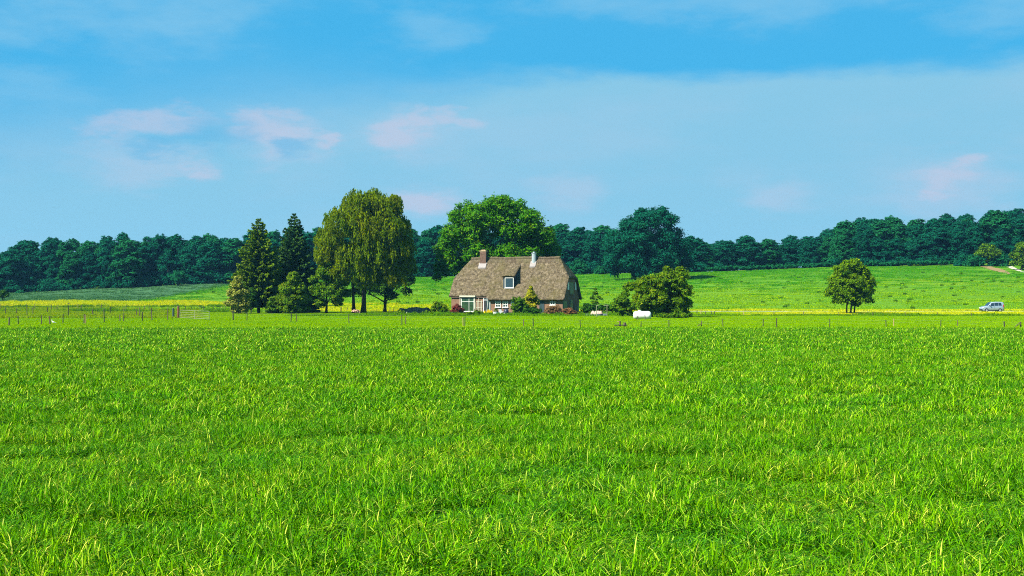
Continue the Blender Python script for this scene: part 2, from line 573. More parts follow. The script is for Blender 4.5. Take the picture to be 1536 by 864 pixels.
def terrain(x, y):
    x = np.asarray(x, float)
    y = np.asarray(y, float)
    px = np.where(y > 60, x / np.maximum(y, 60.0) * F + 768, x / 60.0 * F + 768)
    px = np.clip(px, TX[0], TX[-1] - 1e-3)
    i = np.clip(np.searchsorted(TX, px, side='right') - 1, 0, len(TX) - 2)
    fx = (px - TX[i]) / (TX[i + 1] - TX[i])
    fx = fx * fx * (3 - 2 * fx)
    yy = np.clip(y, TD[0], TD[-1] - 1e-3)
    j = np.clip(np.searchsorted(TD, yy, side='right') - 1, 0, len(TD) - 2)
    z0 = TZ[i, j] * (1 - fx) + TZ[i + 1, j] * fx
    z1 = TZ[i, j + 1] * (1 - fx) + TZ[i + 1, j + 1] * fx
    fy = (yy - TD[j]) / (TD[j + 1] - TD[j])
    z = z0 * (1 - fy) + z1 * fy
    far = np.clip((y - 290) / 60, 0, 1)
    z = z + far * 0.22 * (np.sin(x * 0.043 + 1.0) * np.cos(y * 0.051) + 0.5 * np.sin(x * 0.11 + y * 0.07))
    return z


def tz(x, y):
    return float(terrain(np.array([x]), np.array([y]))[0])


def PX(px, d):
    return (px - 768.0) / F * d


def base_at(px, py):
    """point of the ground seen at a photograph pixel (flat land in front of the hill)"""
    d = EYE * F / (py - HORIZON)
    return PX(px, d), d


def sheet(name, y0, y1, xl, xr, mat, dz, nx=60, ny=30, kind='structure'):
    """a strip of land between two depths; xl/xr may be functions of depth"""
    ys = np.linspace(y0, y1, ny + 1)
    V = []
    for y in ys:
        a = xl(y) if callable(xl) else xl
        b = xr(y) if callable(xr) else xr
        V.append(np.stack([np.linspace(a, b, nx + 1), np.full(nx + 1, y)], 1))
    V = np.concatenate(V)
    z = terrain(V[:, 0], V[:, 1]) + dz
    V = np.column_stack([V, z])
    idx = np.arange((nx + 1) * (ny + 1)).reshape(ny + 1, nx + 1)
    Q = np.stack([idx[:-1, :-1], idx[:-1, 1:], idx[1:, 1:], idx[1:, :-1]], -1).reshape(-1, 4)
    o = link(name, np_mesh(name, V, Q, mat, smooth=True))
    o['kind'] = kind
    return o


def soil_l(y):
    return 1512 - (y - 428) * 1.12


def soil_r(y):
    t = np.clip((y - 428) / 42.0, 0, 1)
    return 1515 - 34 * t ** 2.2


def build_land():
    xs = np.concatenate([np.linspace(-1100, -420, 18)[:-1], np.linspace(-420, 420, 141), np.linspace(420, 1100, 18)[1:]])
    ys = np.concatenate([np.linspace(-250, 270, 14)[:-1], np.linspace(270, 620, 71), np.linspace(620, 1250, 15)[1:]])
    X, Y = np.meshgrid(xs, ys)
    V = np.column_stack([X.ravel(), Y.ravel(), terrain(X.ravel(), Y.ravel()) - 0.06])
    idx = np.arange(X.size).reshape(X.shape)
    Q = np.stack([idx[:-1, :-1], idx[:-1, 1:], idx[1:, 1:], idx[1:, :-1]], -1).reshape(-1, 4)
    o = link('ground', np_mesh('ground', V, Q, M['meadow'], smooth=True))
    o['kind'] = 'structure'
    sheet('crop_field', -40, 130, -140, 140, M['soil_grass'], 0.0, 20, 20)
    sheet('pasture', 130, 222, -160, 160, M['pasture'], 0.0, 20, 12)
    sheet('hill_field', 297, 478, lambda y: -107 + (y - 390) * 0.19, 330, M['hill'], 0.03, 120, 60)
    sheet('arable_field', 388, 480, -330, lambda y: -107.2 + (y - 390) * 0.19, M['grey_crop'], 0.03, 60, 30)
    sheet('country_road', 281, 289, 30, 330, M['road'], 0.03, 60, 3)
    # sandy strip and pale track in the upper right corner of the hill
    sheet('bare_soil', 428, 470, lambda y: PX(soil_l(y), y), lambda y: PX(soil_r(y), y), M['sand'], 0.12, 6, 24)
    sheet('track', 440, 470, lambda y: PX(1533 - (y - 440) * 0.95, y), lambda y: PX(1538 - (y - 440) * 0.72, y), M['road'], 0.10, 4, 16)


build_land()

# ------------------------------------------------------------------ foliage geometry


def unit(a):
    return a / np.maximum(np.linalg.norm(a, axis=1, keepdims=True), 1e-9)


def cards(c, n, L, W, r):
    """pointed leaf faces with a slight fold, centred at c with normal n"""
    k = len(c)
    t = unit(np.cross(n, r.normal(size=(k, 3))))
    b = np.cross(n, t)
    L = np.asarray(L).reshape(-1, 1) * 0.5
    W = np.asarray(W).reshape(-1, 1) * 0.5
    V = np.empty((k, 4, 3))
    V[:, 0] = c - t * L
    V[:, 1] = c + b * W - n * W * 0.25
    V[:, 2] = c + t * L
    V[:, 3] = c - b * W - n * W * 0.25
    Q = np.arange(4 * k).reshape(k, 4)
    return V.reshape(-1, 3), Q


def cards_axis(c, a, L, W, r):
    k = len(c)
    a = unit(a)
    b = unit(np.cross(a, r.normal(size=(k, 3))))
    L = np.asarray(L).reshape(-1, 1) * 0.5
    W = np.asarray(W).reshape(-1, 1) * 0.5
    V = np.empty((k, 4, 3))
    V[:, 0] = c - a * L
    V[:, 1] = c + b * W
    V[:, 2] = c + a * L
    V[:, 3] = c - b * W
    return V.reshape(-1, 3), np.arange(4 * k).reshape(k, 4)


def lobe_leaves(lobes, n, leaf, r, clump=(0.24, 0.40), density=1.0, flat=0.92, up=0.42):
    """leaf positions, normals and values gathered in clumps over a set of lobes (x, y, z, radius)"""
    lobes = np.asarray(lobes, float)
    cc, cr, co, cv = [], [], [], []
    for (x, y, z, R) in lobes:
        m = max(7, int(20 * density))
        d = unit(r.normal(size=(m, 3)))
        d[:, 2] = np.where(d[:, 2] < -0.5, -d[:, 2] * 0.6, d[:, 2])
        d = unit(d)
        rad = R * r.uniform(0.55, 0.98, (m, 1))
        cc.append(np.array([x, y, z]) + d * rad * np.array([1, 1, 0.9]))
        cr.append(R * r.uniform(clump[0], clump[1], m))
        co.append(d)
        cv.append(r.normal(0, 0.10, m))
    cc, cr, co, cv = np.concatenate(cc), np.concatenate(cr), np.concatenate(co), np.concatenate(cv)
    # clumps buried in other lobes are mostly left out
    keep = np.ones(len(cc), bool)
    for (x, y, z, R) in lobes:
        dd = np.linalg.norm(cc - np.array([x, y, z]), axis=1)
        keep &= ~((dd < R * 0.42) & (r.random(len(cc)) < 0.7))
    cc, cr, co, cv = cc[keep], cr[keep], co[keep], cv[keep]
    w = cr ** 2
    pick = r.choice(len(cc), size=n, p=w / w.sum())
    d = unit(r.normal(size=(n, 3)))
    d[:, 2] = np.where(d[:, 2] < -0.55, -d[:, 2] * 0.6, d[:, 2])
    rad = cr[pick] * r.random(n) ** (1 / 2.2) * 1.08
    rad = rad * np.where(r.random(n) < 0.12, r.uniform(1.1, 1.75, n), 1.0)
    P = cc[pick] + d * rad[:, None] * np.array([1, 1, flat])
    Nn = unit(0.7 * d + 0.5 * co[pick] + np.array([0, 0, up]) + 0.55 * r.normal(size=(n, 3)))
    v = np.clip(0.5 + cv[pick] + r.normal(0, 0.17, n), 0, 1)
    return P, Nn, v, cc, cr


def trunk_mesh(name, mat, base_r, height, targets, r, stems=None, lean=0.0):
    """tapered trunk with limbs that reach towards crown lobes"""
    mb = MB()
    stems = stems or [(0.0, 0.0, 1.0)]
    tops = []
    for (sx, sy, k) in stems:
        pts, rad = [], []
        nseg = 6
        for i in range(nseg + 1):
            t = i / nseg
            pts.append((sx * (1 + 0.35 * t) + lean * t * t * height + 0.12 * math.sin(3 * t + sx), sy * (1 + 0.3 * t) + 0.1 * math.cos(2.4 * t + sx), -0.15 + t * height))
            rad.append(base_r * k * ((1.35 if i == 0 else 1.0) - 0.62 * t))
        mb.tube(pts, rad, 9)
        tops.append((pts, rad))
    for q, tg in enumerate(targets):
        pts, rad = tops[q % len(tops)]
        i = r.integers(2, len(pts) - 1)
        a = np.array(pts[i])
        b = np.array(tg)
        mid = a * 0.5 + b * 0.5 + np.array([0, 0, 0.06 * np.linalg.norm(b - a)])
        rr = rad[i] * 0.5
        mb.tube([a, a * 0.7 + mid * 0.3, mid, b], [rr, rr * 0.8, rr * 0.55, rr * 0.14], 6)
    return mb.mesh(name, mat, smooth=True)


def tree_from_lobes(name, label, cat, px, d, circles, leaf_m, n_leaf, leaf=0.36, trunk=(0.35, 6.0), stems=None, depth=0.9,
                    group=None, seed=1, bark='bark', clump=(0.24, 0.40), density=1.0, aspect=0.62, crown_name='crown', trunk_name='trunk', inner=0.12, yoff=0.0):
    """a tree whose crown lobes are given as (px, py, radius px) seen in the photograph at depth d"""
    r = np.random.default_rng(seed)
    s = F / d
    gx = PX(px, d)
    gz = tz(gx, d)
    C = np.array([((a - px) / s, (HORIZON - b) / s + EYE - gz, c / s) for a, b, c in circles])
    cx = (C[:, 0].max() + C[:, 0].min()) / 2
    hw = (C[:, 0].max() - C[:, 0].min()) / 2 + 1e-3
    zc = (C[:, 1].max() + C[:, 1].min()) / 2
    hz = (C[:, 1].max() - C[:, 1].min()) / 2 + 1e-3
    lobes = []
    for (x, z, R) in C:
        q = max(0.0, 1 - ((x - cx) / (hw * 1.15)) ** 2 - 0.6 * ((z - zc) / (hz * 1.15)) ** 2)
        ys = depth * hw * math.sqrt(q)
        lobes.append((x, 0.0, z, R))
        if ys > R * 0.35:
            for sgn in (-1, 1):
                lobes.append((x + r.normal(0, R * 0.2), sgn * ys * r.uniform(0.5, 0.8), z - R * r.uniform(0.05, 0.25), R * r.uniform(0.82, 0.95)))
    root = empty(name, (gx, d, gz))
    tag(root, label, cat, group)
    P, Nn, v, cc, cr = lobe_leaves(lobes, n_leaf, leaf, r, clump, density)
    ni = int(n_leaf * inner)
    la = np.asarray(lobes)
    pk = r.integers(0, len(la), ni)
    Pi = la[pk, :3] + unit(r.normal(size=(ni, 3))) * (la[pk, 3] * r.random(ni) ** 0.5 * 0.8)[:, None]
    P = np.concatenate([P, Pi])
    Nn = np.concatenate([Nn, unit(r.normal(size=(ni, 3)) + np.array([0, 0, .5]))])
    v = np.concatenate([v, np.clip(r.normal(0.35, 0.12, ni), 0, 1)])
    keep = P[:, 2] > 0.12
    P, Nn, v = P[keep], Nn[keep], v[keep]
    k = len(P)
    sz = leaf * r.uniform(0.65, 1.35, k)
    V, Q = cards(P, Nn, sz, sz * aspect, r)
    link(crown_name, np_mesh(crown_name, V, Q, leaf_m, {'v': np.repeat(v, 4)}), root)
    tg = [tuple(la[i, :3]) for i in r.choice(len(la), size=min(len(la), 14), replace=False)]
    link(trunk_name, trunk_mesh(trunk_name, M[bark], trunk[0], trunk[1], tg, r, stems), root)
    return root


def grass_patch(r, size, n, h, w, bend, wind=(0.35, 0.0), v_mu=0.5, v_sd=0.22, straw=0.02):
    """n curved blades standing in a square of the given size"""
    b = np.column_stack([r.uniform(-size / 2, size / 2, (n, 2)), np.zeros(n)])
    H = h * np.clip(r.normal(1, 0.24, n), 0.4, 1.7)
    a = r.uniform(0, 2 * np.pi, n)
    ln = np.column_stack([np.cos(a), np.sin(a)]) * r.uniform(0.1, 1.0, n)[:, None] * bend
    ln = ln + np.array(wind) * r.uniform(0.2, 1.0, n)[:, None] * bend
    side = r.uniform(0, 2 * np.pi, n)
    sd = np.column_stack([np.cos(side), np.sin(side), np.zeros(n)])
    W = w * r.uniform(0.6, 1.3, n)
    ts = [0.0, 0.45, 0.8]
    ws = [0.8, 1.0, 0.7]
    V = np.empty((n, 7, 3))
    for i, t in enumerate(ts + [1.0]):
        p = b.copy()
        p[:, :2] += ln * (H * t ** 2.2)[:, None]
        L2 = np.linalg.norm(ln, axis=1)
        p[:, 2] = H * (t - 0.42 * np.clip(L2, 0, 1.25) * t ** 2.6)
        if i < 3:
            V[:, 2 * i] = p - sd * (W * ws[i] / 2)[:, None]
            V[:, 2 * i + 1] = p + sd * (W * ws[i] / 2)[:, None]
        else:
            V[:, 6] = p
    o = np.arange(n)[:, None] * 7
    Q = np.concatenate([o + np.array([0, 1, 3, 2]), o + np.array([2, 3, 5, 4])])
    T = o + np.array([4, 5, 6])
    v = np.clip(r.normal(v_mu, v_sd, n), 0, 0.97)
    v[r.random(n) < straw] = 1.0
    return V.reshape(-1, 3), Q, T, np.repeat(v, 7)


def scatter(name, label, cat, mat, lods, pts):
    """one object: grass patches placed by geometry nodes. lods = list of lists of patches,
    pts = list of (xyz, rot, scale) per lod"""
    allv, allq, allt, vv, var = [], [], [], [], []
    off, vid = 0, 0
    lod_ids = []
    for patches in lods:
        ids = []
        for (V, Q, T, v) in patches:
            allv.append(V)
            allq.append(Q + off)
            allt.append(T + off)
            vv.append(v)
            var.append(np.full(len(V), vid))
            ids.append(vid)
            off += len(V)
            vid += 1
        lod_ids.append(ids)
    rot = [np.zeros(off)]
    scl = [np.ones(off)]
    pick = [np.zeros(off)]
    for k, (xyz, rz, sc) in enumerate(pts):
        allv.append(xyz)
        vv.append(np.zeros(len(xyz)))
        var.append(np.full(len(xyz), -1 - k))
        rot.append(rz)
        scl.append(sc)
        pick.append(rng.integers(0, len(lods[k]), len(xyz)))
    me = np_mesh(name, np.concatenate(allv), [np.concatenate(allq), np.concatenate(allt)], mat,
                 {'v': np.concatenate(vv), 'variant': np.concatenate(var), 'rotz': np.concatenate(rot),
                  'scl': np.concatenate(scl), 'pick': np.concatenate(pick)})
    o = link(name, me)
    tag(o, label, cat, kind='stuff')
    ng = bpy.data.node_groups.new(name + ' placing', 'GeometryNodeTree')
    ng.interface.new_socket('Geometry', in_out='INPUT', socket_type='NodeSocketGeometry')
    ng.interface.new_socket('Geometry', in_out='OUTPUT', socket_type='NodeSocketGeometry')
    N, L = ng.nodes.new, ng.links.new
    gi, go = N('NodeGroupInput'), N('NodeGroupOutput')

    def attr(nm):
        a = N('GeometryNodeInputNamedAttribute')
        a.data_type = 'FLOAT'
        a.inputs[0].default_value = nm
        return a.outputs[0]

    def eq(val):
        c = N('FunctionNodeCompare')
        c.data_type = 'FLOAT'
        c.operation = 'EQUAL'
        L(attr('variant'), c.inputs[0])
        c.inputs[1].default_value = val
        c.inputs[12].default_value = 0.1
        return c.outputs[0]

    def sep(val):
        s = N('GeometryNodeSeparateGeometry')
        s.domain = 'POINT'
        L(gi.outputs[0], s.inputs[0])
        L(eq(val), s.inputs[1])
        return s.outputs[0]
    join = N('GeometryNodeJoinGeometry')
    for k, ids in enumerate(lod_ids):
        jj = N('GeometryNodeJoinGeometry')
        for i in ids:
            g = N('GeometryNodeGeometryToInstance')
            L(sep(i), g.inputs[0])
            L(g.outputs[0], jj.inputs[0])
        ip = N('GeometryNodeInstanceOnPoints')
        mp = N('GeometryNodeMeshToPoints')
        L(sep(-1 - k), mp.inputs[0])
        L(mp.outputs[0], ip.inputs['Points'])
        L(jj.outputs[0], ip.inputs['Instance'])
        ip.inputs['Pick Instance'].default_value = True
        L(attr('pick'), ip.inputs['Instance Index'])
        cx = N('ShaderNodeCombineXYZ')
        L(attr('rotz'), cx.inputs[2])
        L(cx.outputs[0], ip.inputs['Rotation'])
        sx = N('ShaderNodeCombineXYZ')
        sx.inputs[0].default_value = 1.0
        sx.inputs[1].default_value = 1.0
        L(attr('scl'), sx.inputs[2])
        L(sx.outputs[0], ip.inputs['Scale'])
        L(ip.outputs[0], join.inputs[0])
    L(join.outputs[0], go.inputs[0])
    md = o.modifiers.new('placing', 'NODES')
    md.node_group = ng
    return o


def strip_points(y0, y1, step, xl, xr, r, zoff=0.0, height=None, prob=None):
    ys = np.arange(y0 + step / 2, y1, step)
    out = []
    for y in ys:
        a = xl(y) if callable(xl) else xl
        b = xr(y) if callable(xr) else xr
        n = max(1, int((b - a) / step))
        xs = np.linspace(a, b, n) + r.uniform(-0.3, 0.3, n) * step
        out.append(np.column_stack([xs, np.full(n, y) + r.uniform(-0.3, 0.3, n) * step]))
    P = np.concatenate(out)
    if prob is not None:
        P = P[r.random(len(P)) < prob(P)]
    P = np.column_stack([P, terrain(P[:, 0], P[:, 1]) + zoff])
    h = np.ones(len(P)) if height is None else height(P)
    return P, r.uniform(-0.5, 0.5, len(P)) + r.integers(0, 2, len(P)) * np.pi * 0.0, h


def fbm(P, s, seed=0.0):
    return np.array([mnoise.fractal(Vector((p[0] * s + seed, p[1] * s - seed, 0)), 1.0, 2.0, 3) for p in P])


def build_grass():
    r = np.random.default_rng(11)
    half = lambda y: 0.40 * y + 4.0
    near = [grass_patch(r, 1.25, 1050, 0.265, 0.0140, 1.65, (0.1, 0), 0.47, 0.33, 0.025) for _ in range(5)]
    mid = [grass_patch(r, 1.6, 860, 0.265, 0.0215, 1.6, (0.1, 0), 0.47, 0.33, 0.025) for _ in range(5)]
    far = [grass_patch(r, 2.2, 740, 0.265, 0.038, 1.55, (0.1, 0), 0.5, 0.33, 0.025) for _ in range(4)]
    hf = lambda P: np.clip(0.98 + 0.70 * fbm(P, 0.55, 3.3) + 0.30 * fbm(P, 0.14, 9.1), 0.35, 1.32)
    scatter('crop_grass', 'tall bright green grass filling the whole foreground field', 'grass', M['grass'], [near, mid, far],
            [strip_points(8, 34, 0.95, lambda y: -half(y), half, r, 0, hf),
             strip_points(34, 72, 1.25, lambda y: -half(y), half, r, 0, hf),
             strip_points(72, 128, 1.7, lambda y: -half(y), half, r, 0, hf)])
    # mown pasture between the crop and the farm
    sp = [grass_patch(r, 2.6, 420, 0.07, 0.05, 0.7) for _ in range(4)]
    hp = lambda P: np.clip(1.0 + 0.5 * fbm(P, 0.08, 1.0), 0.6, 1.6)
    scatter('pasture_grass', 'short light green grass of the pasture in front of the farm', 'grass', M['pasture_grass'], [sp],
            [strip_points(126, 282, 2.3, lambda y: -0.40 * y - 4, lambda y: 0.40 * y + 4, r, 0, hp)])
    hl = [grass_patch(r, 4.2, 230, 0.16, 0.11, 0.7, v_sd=0.25) for _ in range(5)]
    hh = lambda P: np.clip(1.0 + 0.9 * fbm(P, 0.09, 5.0), 0.3, 2.4)
    def open_ground(P):
        px = P[:, 0] / P[:, 1] * F + 768
        y = P[:, 1]
        sand = (y > 427) & (y < 471) & (px > soil_l(y) - 3) & (px < soil_r(y) + 3)
        track = (y > 439) & (y < 471) & (px > 1533 - (y - 440) * 0.95 - 2) & (px < 1538 - (y - 440) * 0.72 + 2)
        return np.where(sand | track, 0.0, 1.0)
    blend = lambda P: np.clip((P[:, 1] - 345 + 22 * fbm(P, 0.02, 7.0)) / 75, 0.03, 0.97)
    hl_x0 = lambda y: max(-106 + (y - 390) * 0.19, -0.40 * y)
    scatter('hill_grass', 'uneven yellow green grass on the lower part of the hill field', 'grass', M['hill_grass'], [hl],
            [strip_points(298, 474, 3.2, hl_x0, lambda y: 0.40 * y, r, 0.02, hh, lambda P: (1 - blend(P)) * open_ground(P))])
    hu = [grass_patch(r, 4.2, 230, 0.16, 0.11, 0.7, v_sd=0.25) for _ in range(5)]
    scatter('upper_hill_grass', 'deeper green grass on the upper part of the hill field', 'grass', M['upper_grass'], [hu],
            [strip_points(298, 474, 3.2, hl_x0, lambda y: 0.40 * y, r, 0.02, hh, lambda P: blend(P) * open_ground(P))])
    wd = [grass_patch(r, 0.9, 60, 0.42, 0.09, 0.9) for _ in range(4)]
    scatter('pasture_weeds', 'dark weed tufts dotted over the hill field', 'weeds', M['weed'], [wd],
            [strip_points(303, 440, 3.0, hl_x0, lambda y: 0.40 * y, r, 0.02, lambda P: r.uniform(0.4, 1.4, len(P)), lambda P: 0.05 + 0.30 * np.clip(fbm(P, 0.05, 3.0), 0, 1))])
    # tall yellow grass: behind the paddock on the left, and between pasture and road on the right
    yl = [grass_patch(r, 2.4, 240, 0.62, 0.05, 0.5, v_sd=0.28, straw=0.2) for _ in range(4)]
    hy = lambda P: np.clip(0.9 + 0.6 * fbm(P, 0.07, 2.0), 0.3, 1.5)
    pl = strip_points(322, 389, 2.2, lambda y: -0.41 * y, lambda y: (-0.085 - 0.12 * min(1, max(0, (y - 325) / 25))) * y, r, 0.0, hy,
                      lambda P: np.clip((P[:, 1] - 322 + 16 * fbm(P, 0.07, 1.0)) / 10, 0.05, 1) * np.clip((388 - P[:, 1] + 14 * fbm(P, 0.06, 4.0)) / 10, 0, 1) * np.clip(0.8 + 0.7 * fbm(P, 0.12, 6.0), 0.2, 1))
    pr = strip_points(232, 279, 2.2, lambda y: 0.135 * y, lambda y: 0.40 * y, r, 0.0, lambda P: 0.42 * hy(P) * np.clip((P[:, 0] - 28) / 40, 0.12, 1) * np.maximum(np.clip((284 - P[:, 1]) / 26, 0.12, 1), np.where(P[:, 0] / P[:, 1] > 0.19, 0.75, 0.1)))
    pb = strip_points(291, 300, 2.2, lambda y: 0.0 * y, lambda y: 0.40 * y, r, 0.0, lambda P: 0.5 * hy(P))
    pm = strip_points(285, 322, 2.4, lambda y: -0.15 * y, lambda y: -0.05 * y, r, 0.0, lambda P: 0.6 * hy(P))
    scatter('yellow_grass', 'tall yellow dry grass along the paddock and the road', 'grass', M['yellow_grass'], [yl],
            [tuple(np.concatenate([a, b, c, d]) for a, b, c, d in zip(pl, pr, pb, pm))])
    # rough unmown grass of the left paddock
    rg = [grass_patch(r, 2.4, 260, 0.34, 0.045, 0.6, straw=0.12) for _ in range(4)]
    pp = strip_points(196, 322, 2.4, lambda y: -0.41 * y, lambda y: -0.225 * y, r, 0.0,
                      lambda P: np.clip(0.8 + 1.2 * fbm(P, 0.06, 4.0), 0.15, 2.0))
    scatter('paddock_grass', 'rough patchy grass of the fenced paddock on the left', 'grass', M['rough_grass'], [rg], [pp])
    # darker weeds along the ditch and the fence lines
    dg = [grass_patch(r, 1.6, 160, 0.5, 0.05, 0.5) for _ in range(4)]
    p1 = strip_points(219, 226, 1.4, lambda y: -0.155 * y, lambda y: 0.40 * y, r, 0.0, lambda P: np.clip(0.45 + 0.8 * fbm(P, 0.15, 6.0), 0.12, 1.2))
    p2 = strip_points(270, 284, 2.2, lambda y: -0.40 * y, lambda y: -0.18 * y, r, 0.0, lambda P: np.clip(0.8 + 1.1 * fbm(P, 0.08, 8.0), 0.1, 1.7))
    p3 = strip_points(318, 324, 2.0, lambda y: -0.40 * y, lambda y: -0.18 * y, r, 0.0, lambda P: np.clip(0.9 + 1.1 * fbm(P, 0.08, 8.0), 0.1, 1.8))
    p4 = strip_points(226, 240, 1.8, lambda y: -0.06 * y, lambda y: 0.10 * y, r, 0.0, lambda P: np.clip(0.5 + 0.8 * fbm(P, 0.2, 8.0), 0.1, 1.2))
    scatter('ditch_weeds', 'dark green weeds along the ditch and garden edge', 'weeds', M['ditch_grass'], [dg],
            [tuple(np.concatenate([a, b, c, d]) for a, b, c, d in zip(p1, p2, p3, p4))])
    gc = [grass_patch(r, 4.4, 160, 0.22, 0.12, 0.6) for _ in range(4)]
    pc = strip_points(390, 474, 4.2, lambda y: -0.41 * y, lambda y: -107 + (y - 390) * 0.19, r, 0.02, lambda P: np.clip(1 + 0.5 * fbm(P, 0.1, 2), 0.5, 1.6))
    scatter('arable_crop', 'dusty grey green crop in the sloping field on the left', 'crop', M['grey_leaf'], [gc], [pc])


build_grass()

# ------------------------------------------------------------------ the farmhouse
M['brick'] = None


def brick_mat():
    m, nt, out = new_mat('brown brick masonry')
    t = nt.nodes.new('ShaderNodeTexCoord')
    mp = nt.nodes.new('ShaderNodeMapping')
    # bricks run along the wall: take x + y as the running coordinate
    sep = nt.nodes.new('ShaderNodeSeparateXYZ')
    nt.links.new(t.outputs['Object'], sep.inputs[0])
    ad = nt.nodes.new('ShaderNodeMath')
    ad.operation = 'ADD'
    nt.links.new(sep.outputs[0], ad.inputs[0])
    nt.links.new(sep.outputs[1], ad.inputs[1])
    cb = nt.nodes.new('ShaderNodeCombineXYZ')
    nt.links.new(ad.outputs[0], cb.inputs[0])
    nt.links.new(sep.outputs[2], cb.inputs[1])
    br = nt.nodes.new('ShaderNodeTexBrick')
    nt.links.new(cb.outputs[0], br.inputs['Vector'])
    br.inputs['Scale'].default_value = 1.0
    br.inputs['Brick Width'].default_value = 0.22
    br.inputs['Row Height'].default_value = 0.065
    br.inputs['Mortar Size'].default_value = 0.008
    br.inputs['Color1'].default_value = (0.185, 0.105, 0.068, 1)
    br.inputs['Color2'].default_value = (0.26, 0.135, 0.078, 1)
    br.inputs['Mortar'].default_value = (0.16, 0.13, 0.10, 1)
    f = noise_fac(nt, 0.9, 5, 0.65)
    col = mixc(nt, scale_fac(nt, f, 0.3, 0.7), br.outputs[0], mixc(nt, 1.0, br.outputs[0], (0.62, 0.60, 0.60), 'MULTIPLY'))
    p = nt.nodes.new('ShaderNodeBsdfPrincipled')
    nt.links.new(col, p.inputs['Base Color'])
    p.inputs['Roughness'].default_value = 0.95
    p.inputs['Specular IOR Level'].default_value = 0.0
    nt.links.new(p.outputs[0], out.inputs[0])
    return m


def thatch_mat(name, base, hi, lo, moss):
    m, nt, out = new_mat(name)
    f1 = noise_fac(nt, 2.2, 8, 0.82)
    f2 = noise_fac(nt, 0.45, 4, 0.6)
    f3 = noise_fac(nt, 6.0, 6, 0.8, stretch=(1, 0.22, 0.22))
    f4 = noise_fac(nt, 1.2, 5, 0.7, stretch=(1, 1, 1))
    col = ramp(nt, f1, [(0.36, lo), (0.48, base), (0.66, hi)])
    col = mixc(nt, scale_fac(nt, f3, 0.36, 0.62, 0.0, 0.85), col, mixc(nt, 1.0, col, (0.48, 0.45, 0.42), 'MULTIPLY'))
    col = mixc(nt, scale_fac(nt, f2, 0.45, 0.68, 0.0, 0.55), col, moss)
    col = mixc(nt, scale_fac(nt, f4, 0.60, 0.72, 0.0, 0.6), col, hi)
    p = nt.nodes.new('ShaderNodeBsdfPrincipled')
    nt.links.new(col, p.inputs['Base Color'])
    p.inputs['Roughness'].default_value = 0.95
    p.inputs['Specular IOR Level'].default_value = 0.1
    b = nt.nodes.new('ShaderNodeBump')
    b.inputs['Strength'].default_value = 0.9
    b.inputs['Distance'].default_value = 0.10
    nt.links.new(f3, b.inputs['Height'])
    nt.links.new(b.outputs[0], p.inputs['Normal'])
    nt.links.new(p.outputs[0], out.inputs[0])
    return m


M['brick'] = brick_mat()
M['thatch'] = thatch_mat('weathered thatch', (0.094, 0.074, 0.045), (0.23, 0.185, 0.12), (0.026, 0.019, 0.010), (0.066, 0.057, 0.016))
M['thatch_ridge'] = thatch_mat('thatched ridge', (0.085, 0.065, 0.042), (0.16, 0.13, 0.09), (0.06, 0.045, 0.03), (0.10, 0.09, 0.04))
M['white'] = plain('white paint', (0.56, 0.56, 0.52), 0.5, var=0.05)
M['cream'] = plain('cream paint', (0.38, 0.37, 0.28), 0.6, var=0.06)
M['green_paint'] = plain('dark green paint', (0.010, 0.062, 0.040), 0.45, var=0.15)
M['slate'] = plain('dark slate cladding', (0.018, 0.035, 0.045), 0.6, var=0.2, scale=9)
M['lead'] = plain('pale lead flashing', (0.17, 0.15, 0.14), 0.5, var=0.12)
M['zinc'] = plain('pale zinc', (0.33, 0.38, 0.40), 0.35, metal=0.25, var=0.08)
M['glass'] = plain('window glass', (0.020, 0.035, 0.040), 0.04, spec=0.9, var=0.1)
M['glass_green'] = plain('glass over green curtains', (0.022, 0.05, 0.022), 0.06, spec=0.7, var=0.3, scale=2.5)
M['dark'] = plain('dark interior', (0.012, 0.012, 0.014), 0.8)

HL, HD = 20.15, 10.5                  # length and depth of the house
TH = math.radians(18)
hx, hy = base_at(844, 471.5)
house = empty('thatched_farmhouse', (hx - HL * math.cos(TH), hy + HL * math.sin(TH), 0), -TH)
tag(house, 'brown brick farmhouse with a big half-hipped thatched roof, dormer and two chimneys', 'house')

RZ, K_ = 9.85, 1.25                   # ridge height and pitch
MID = HD / 2
HIP_Z, HIP_RUN, OV = 6.25, 2.0, 0.42


def slope_z(y):
    return RZ - abs(y - MID) * K_


def build_walls():
    mb = MB()
    e = 0.28                          # thatch lies on top of the wall
    zt = slope_z(0) - e
    apex = HIP_Z + 0.15
    yf = MID - (RZ - e - apex) / K_
    prof = [(0, -0.3), (HD, -0.3), (HD, zt), (HD - yf, apex), (yf, apex), (0, zt)]
    n = len(prof)
    v = [(0, y, z) for y, z in prof] + [(HL, y, z) for y, z in prof]
    f = [tuple(range(n))[::-1], tuple(range(n, 2 * n))] + [(i, (i + 1) % n, n + (i + 1) % n, n + i) for i in range(n)]
    mb.add(v, f)
    mb.build('wall', M['brick'], house)
    pl = MB().box(-0.03, HL + 0.03, -0.03, HD + 0.03, -0.3, 0.32)
    pl.build('plinth', plain('tarred plinth', (0.035, 0.028, 0.024), 0.8), house)


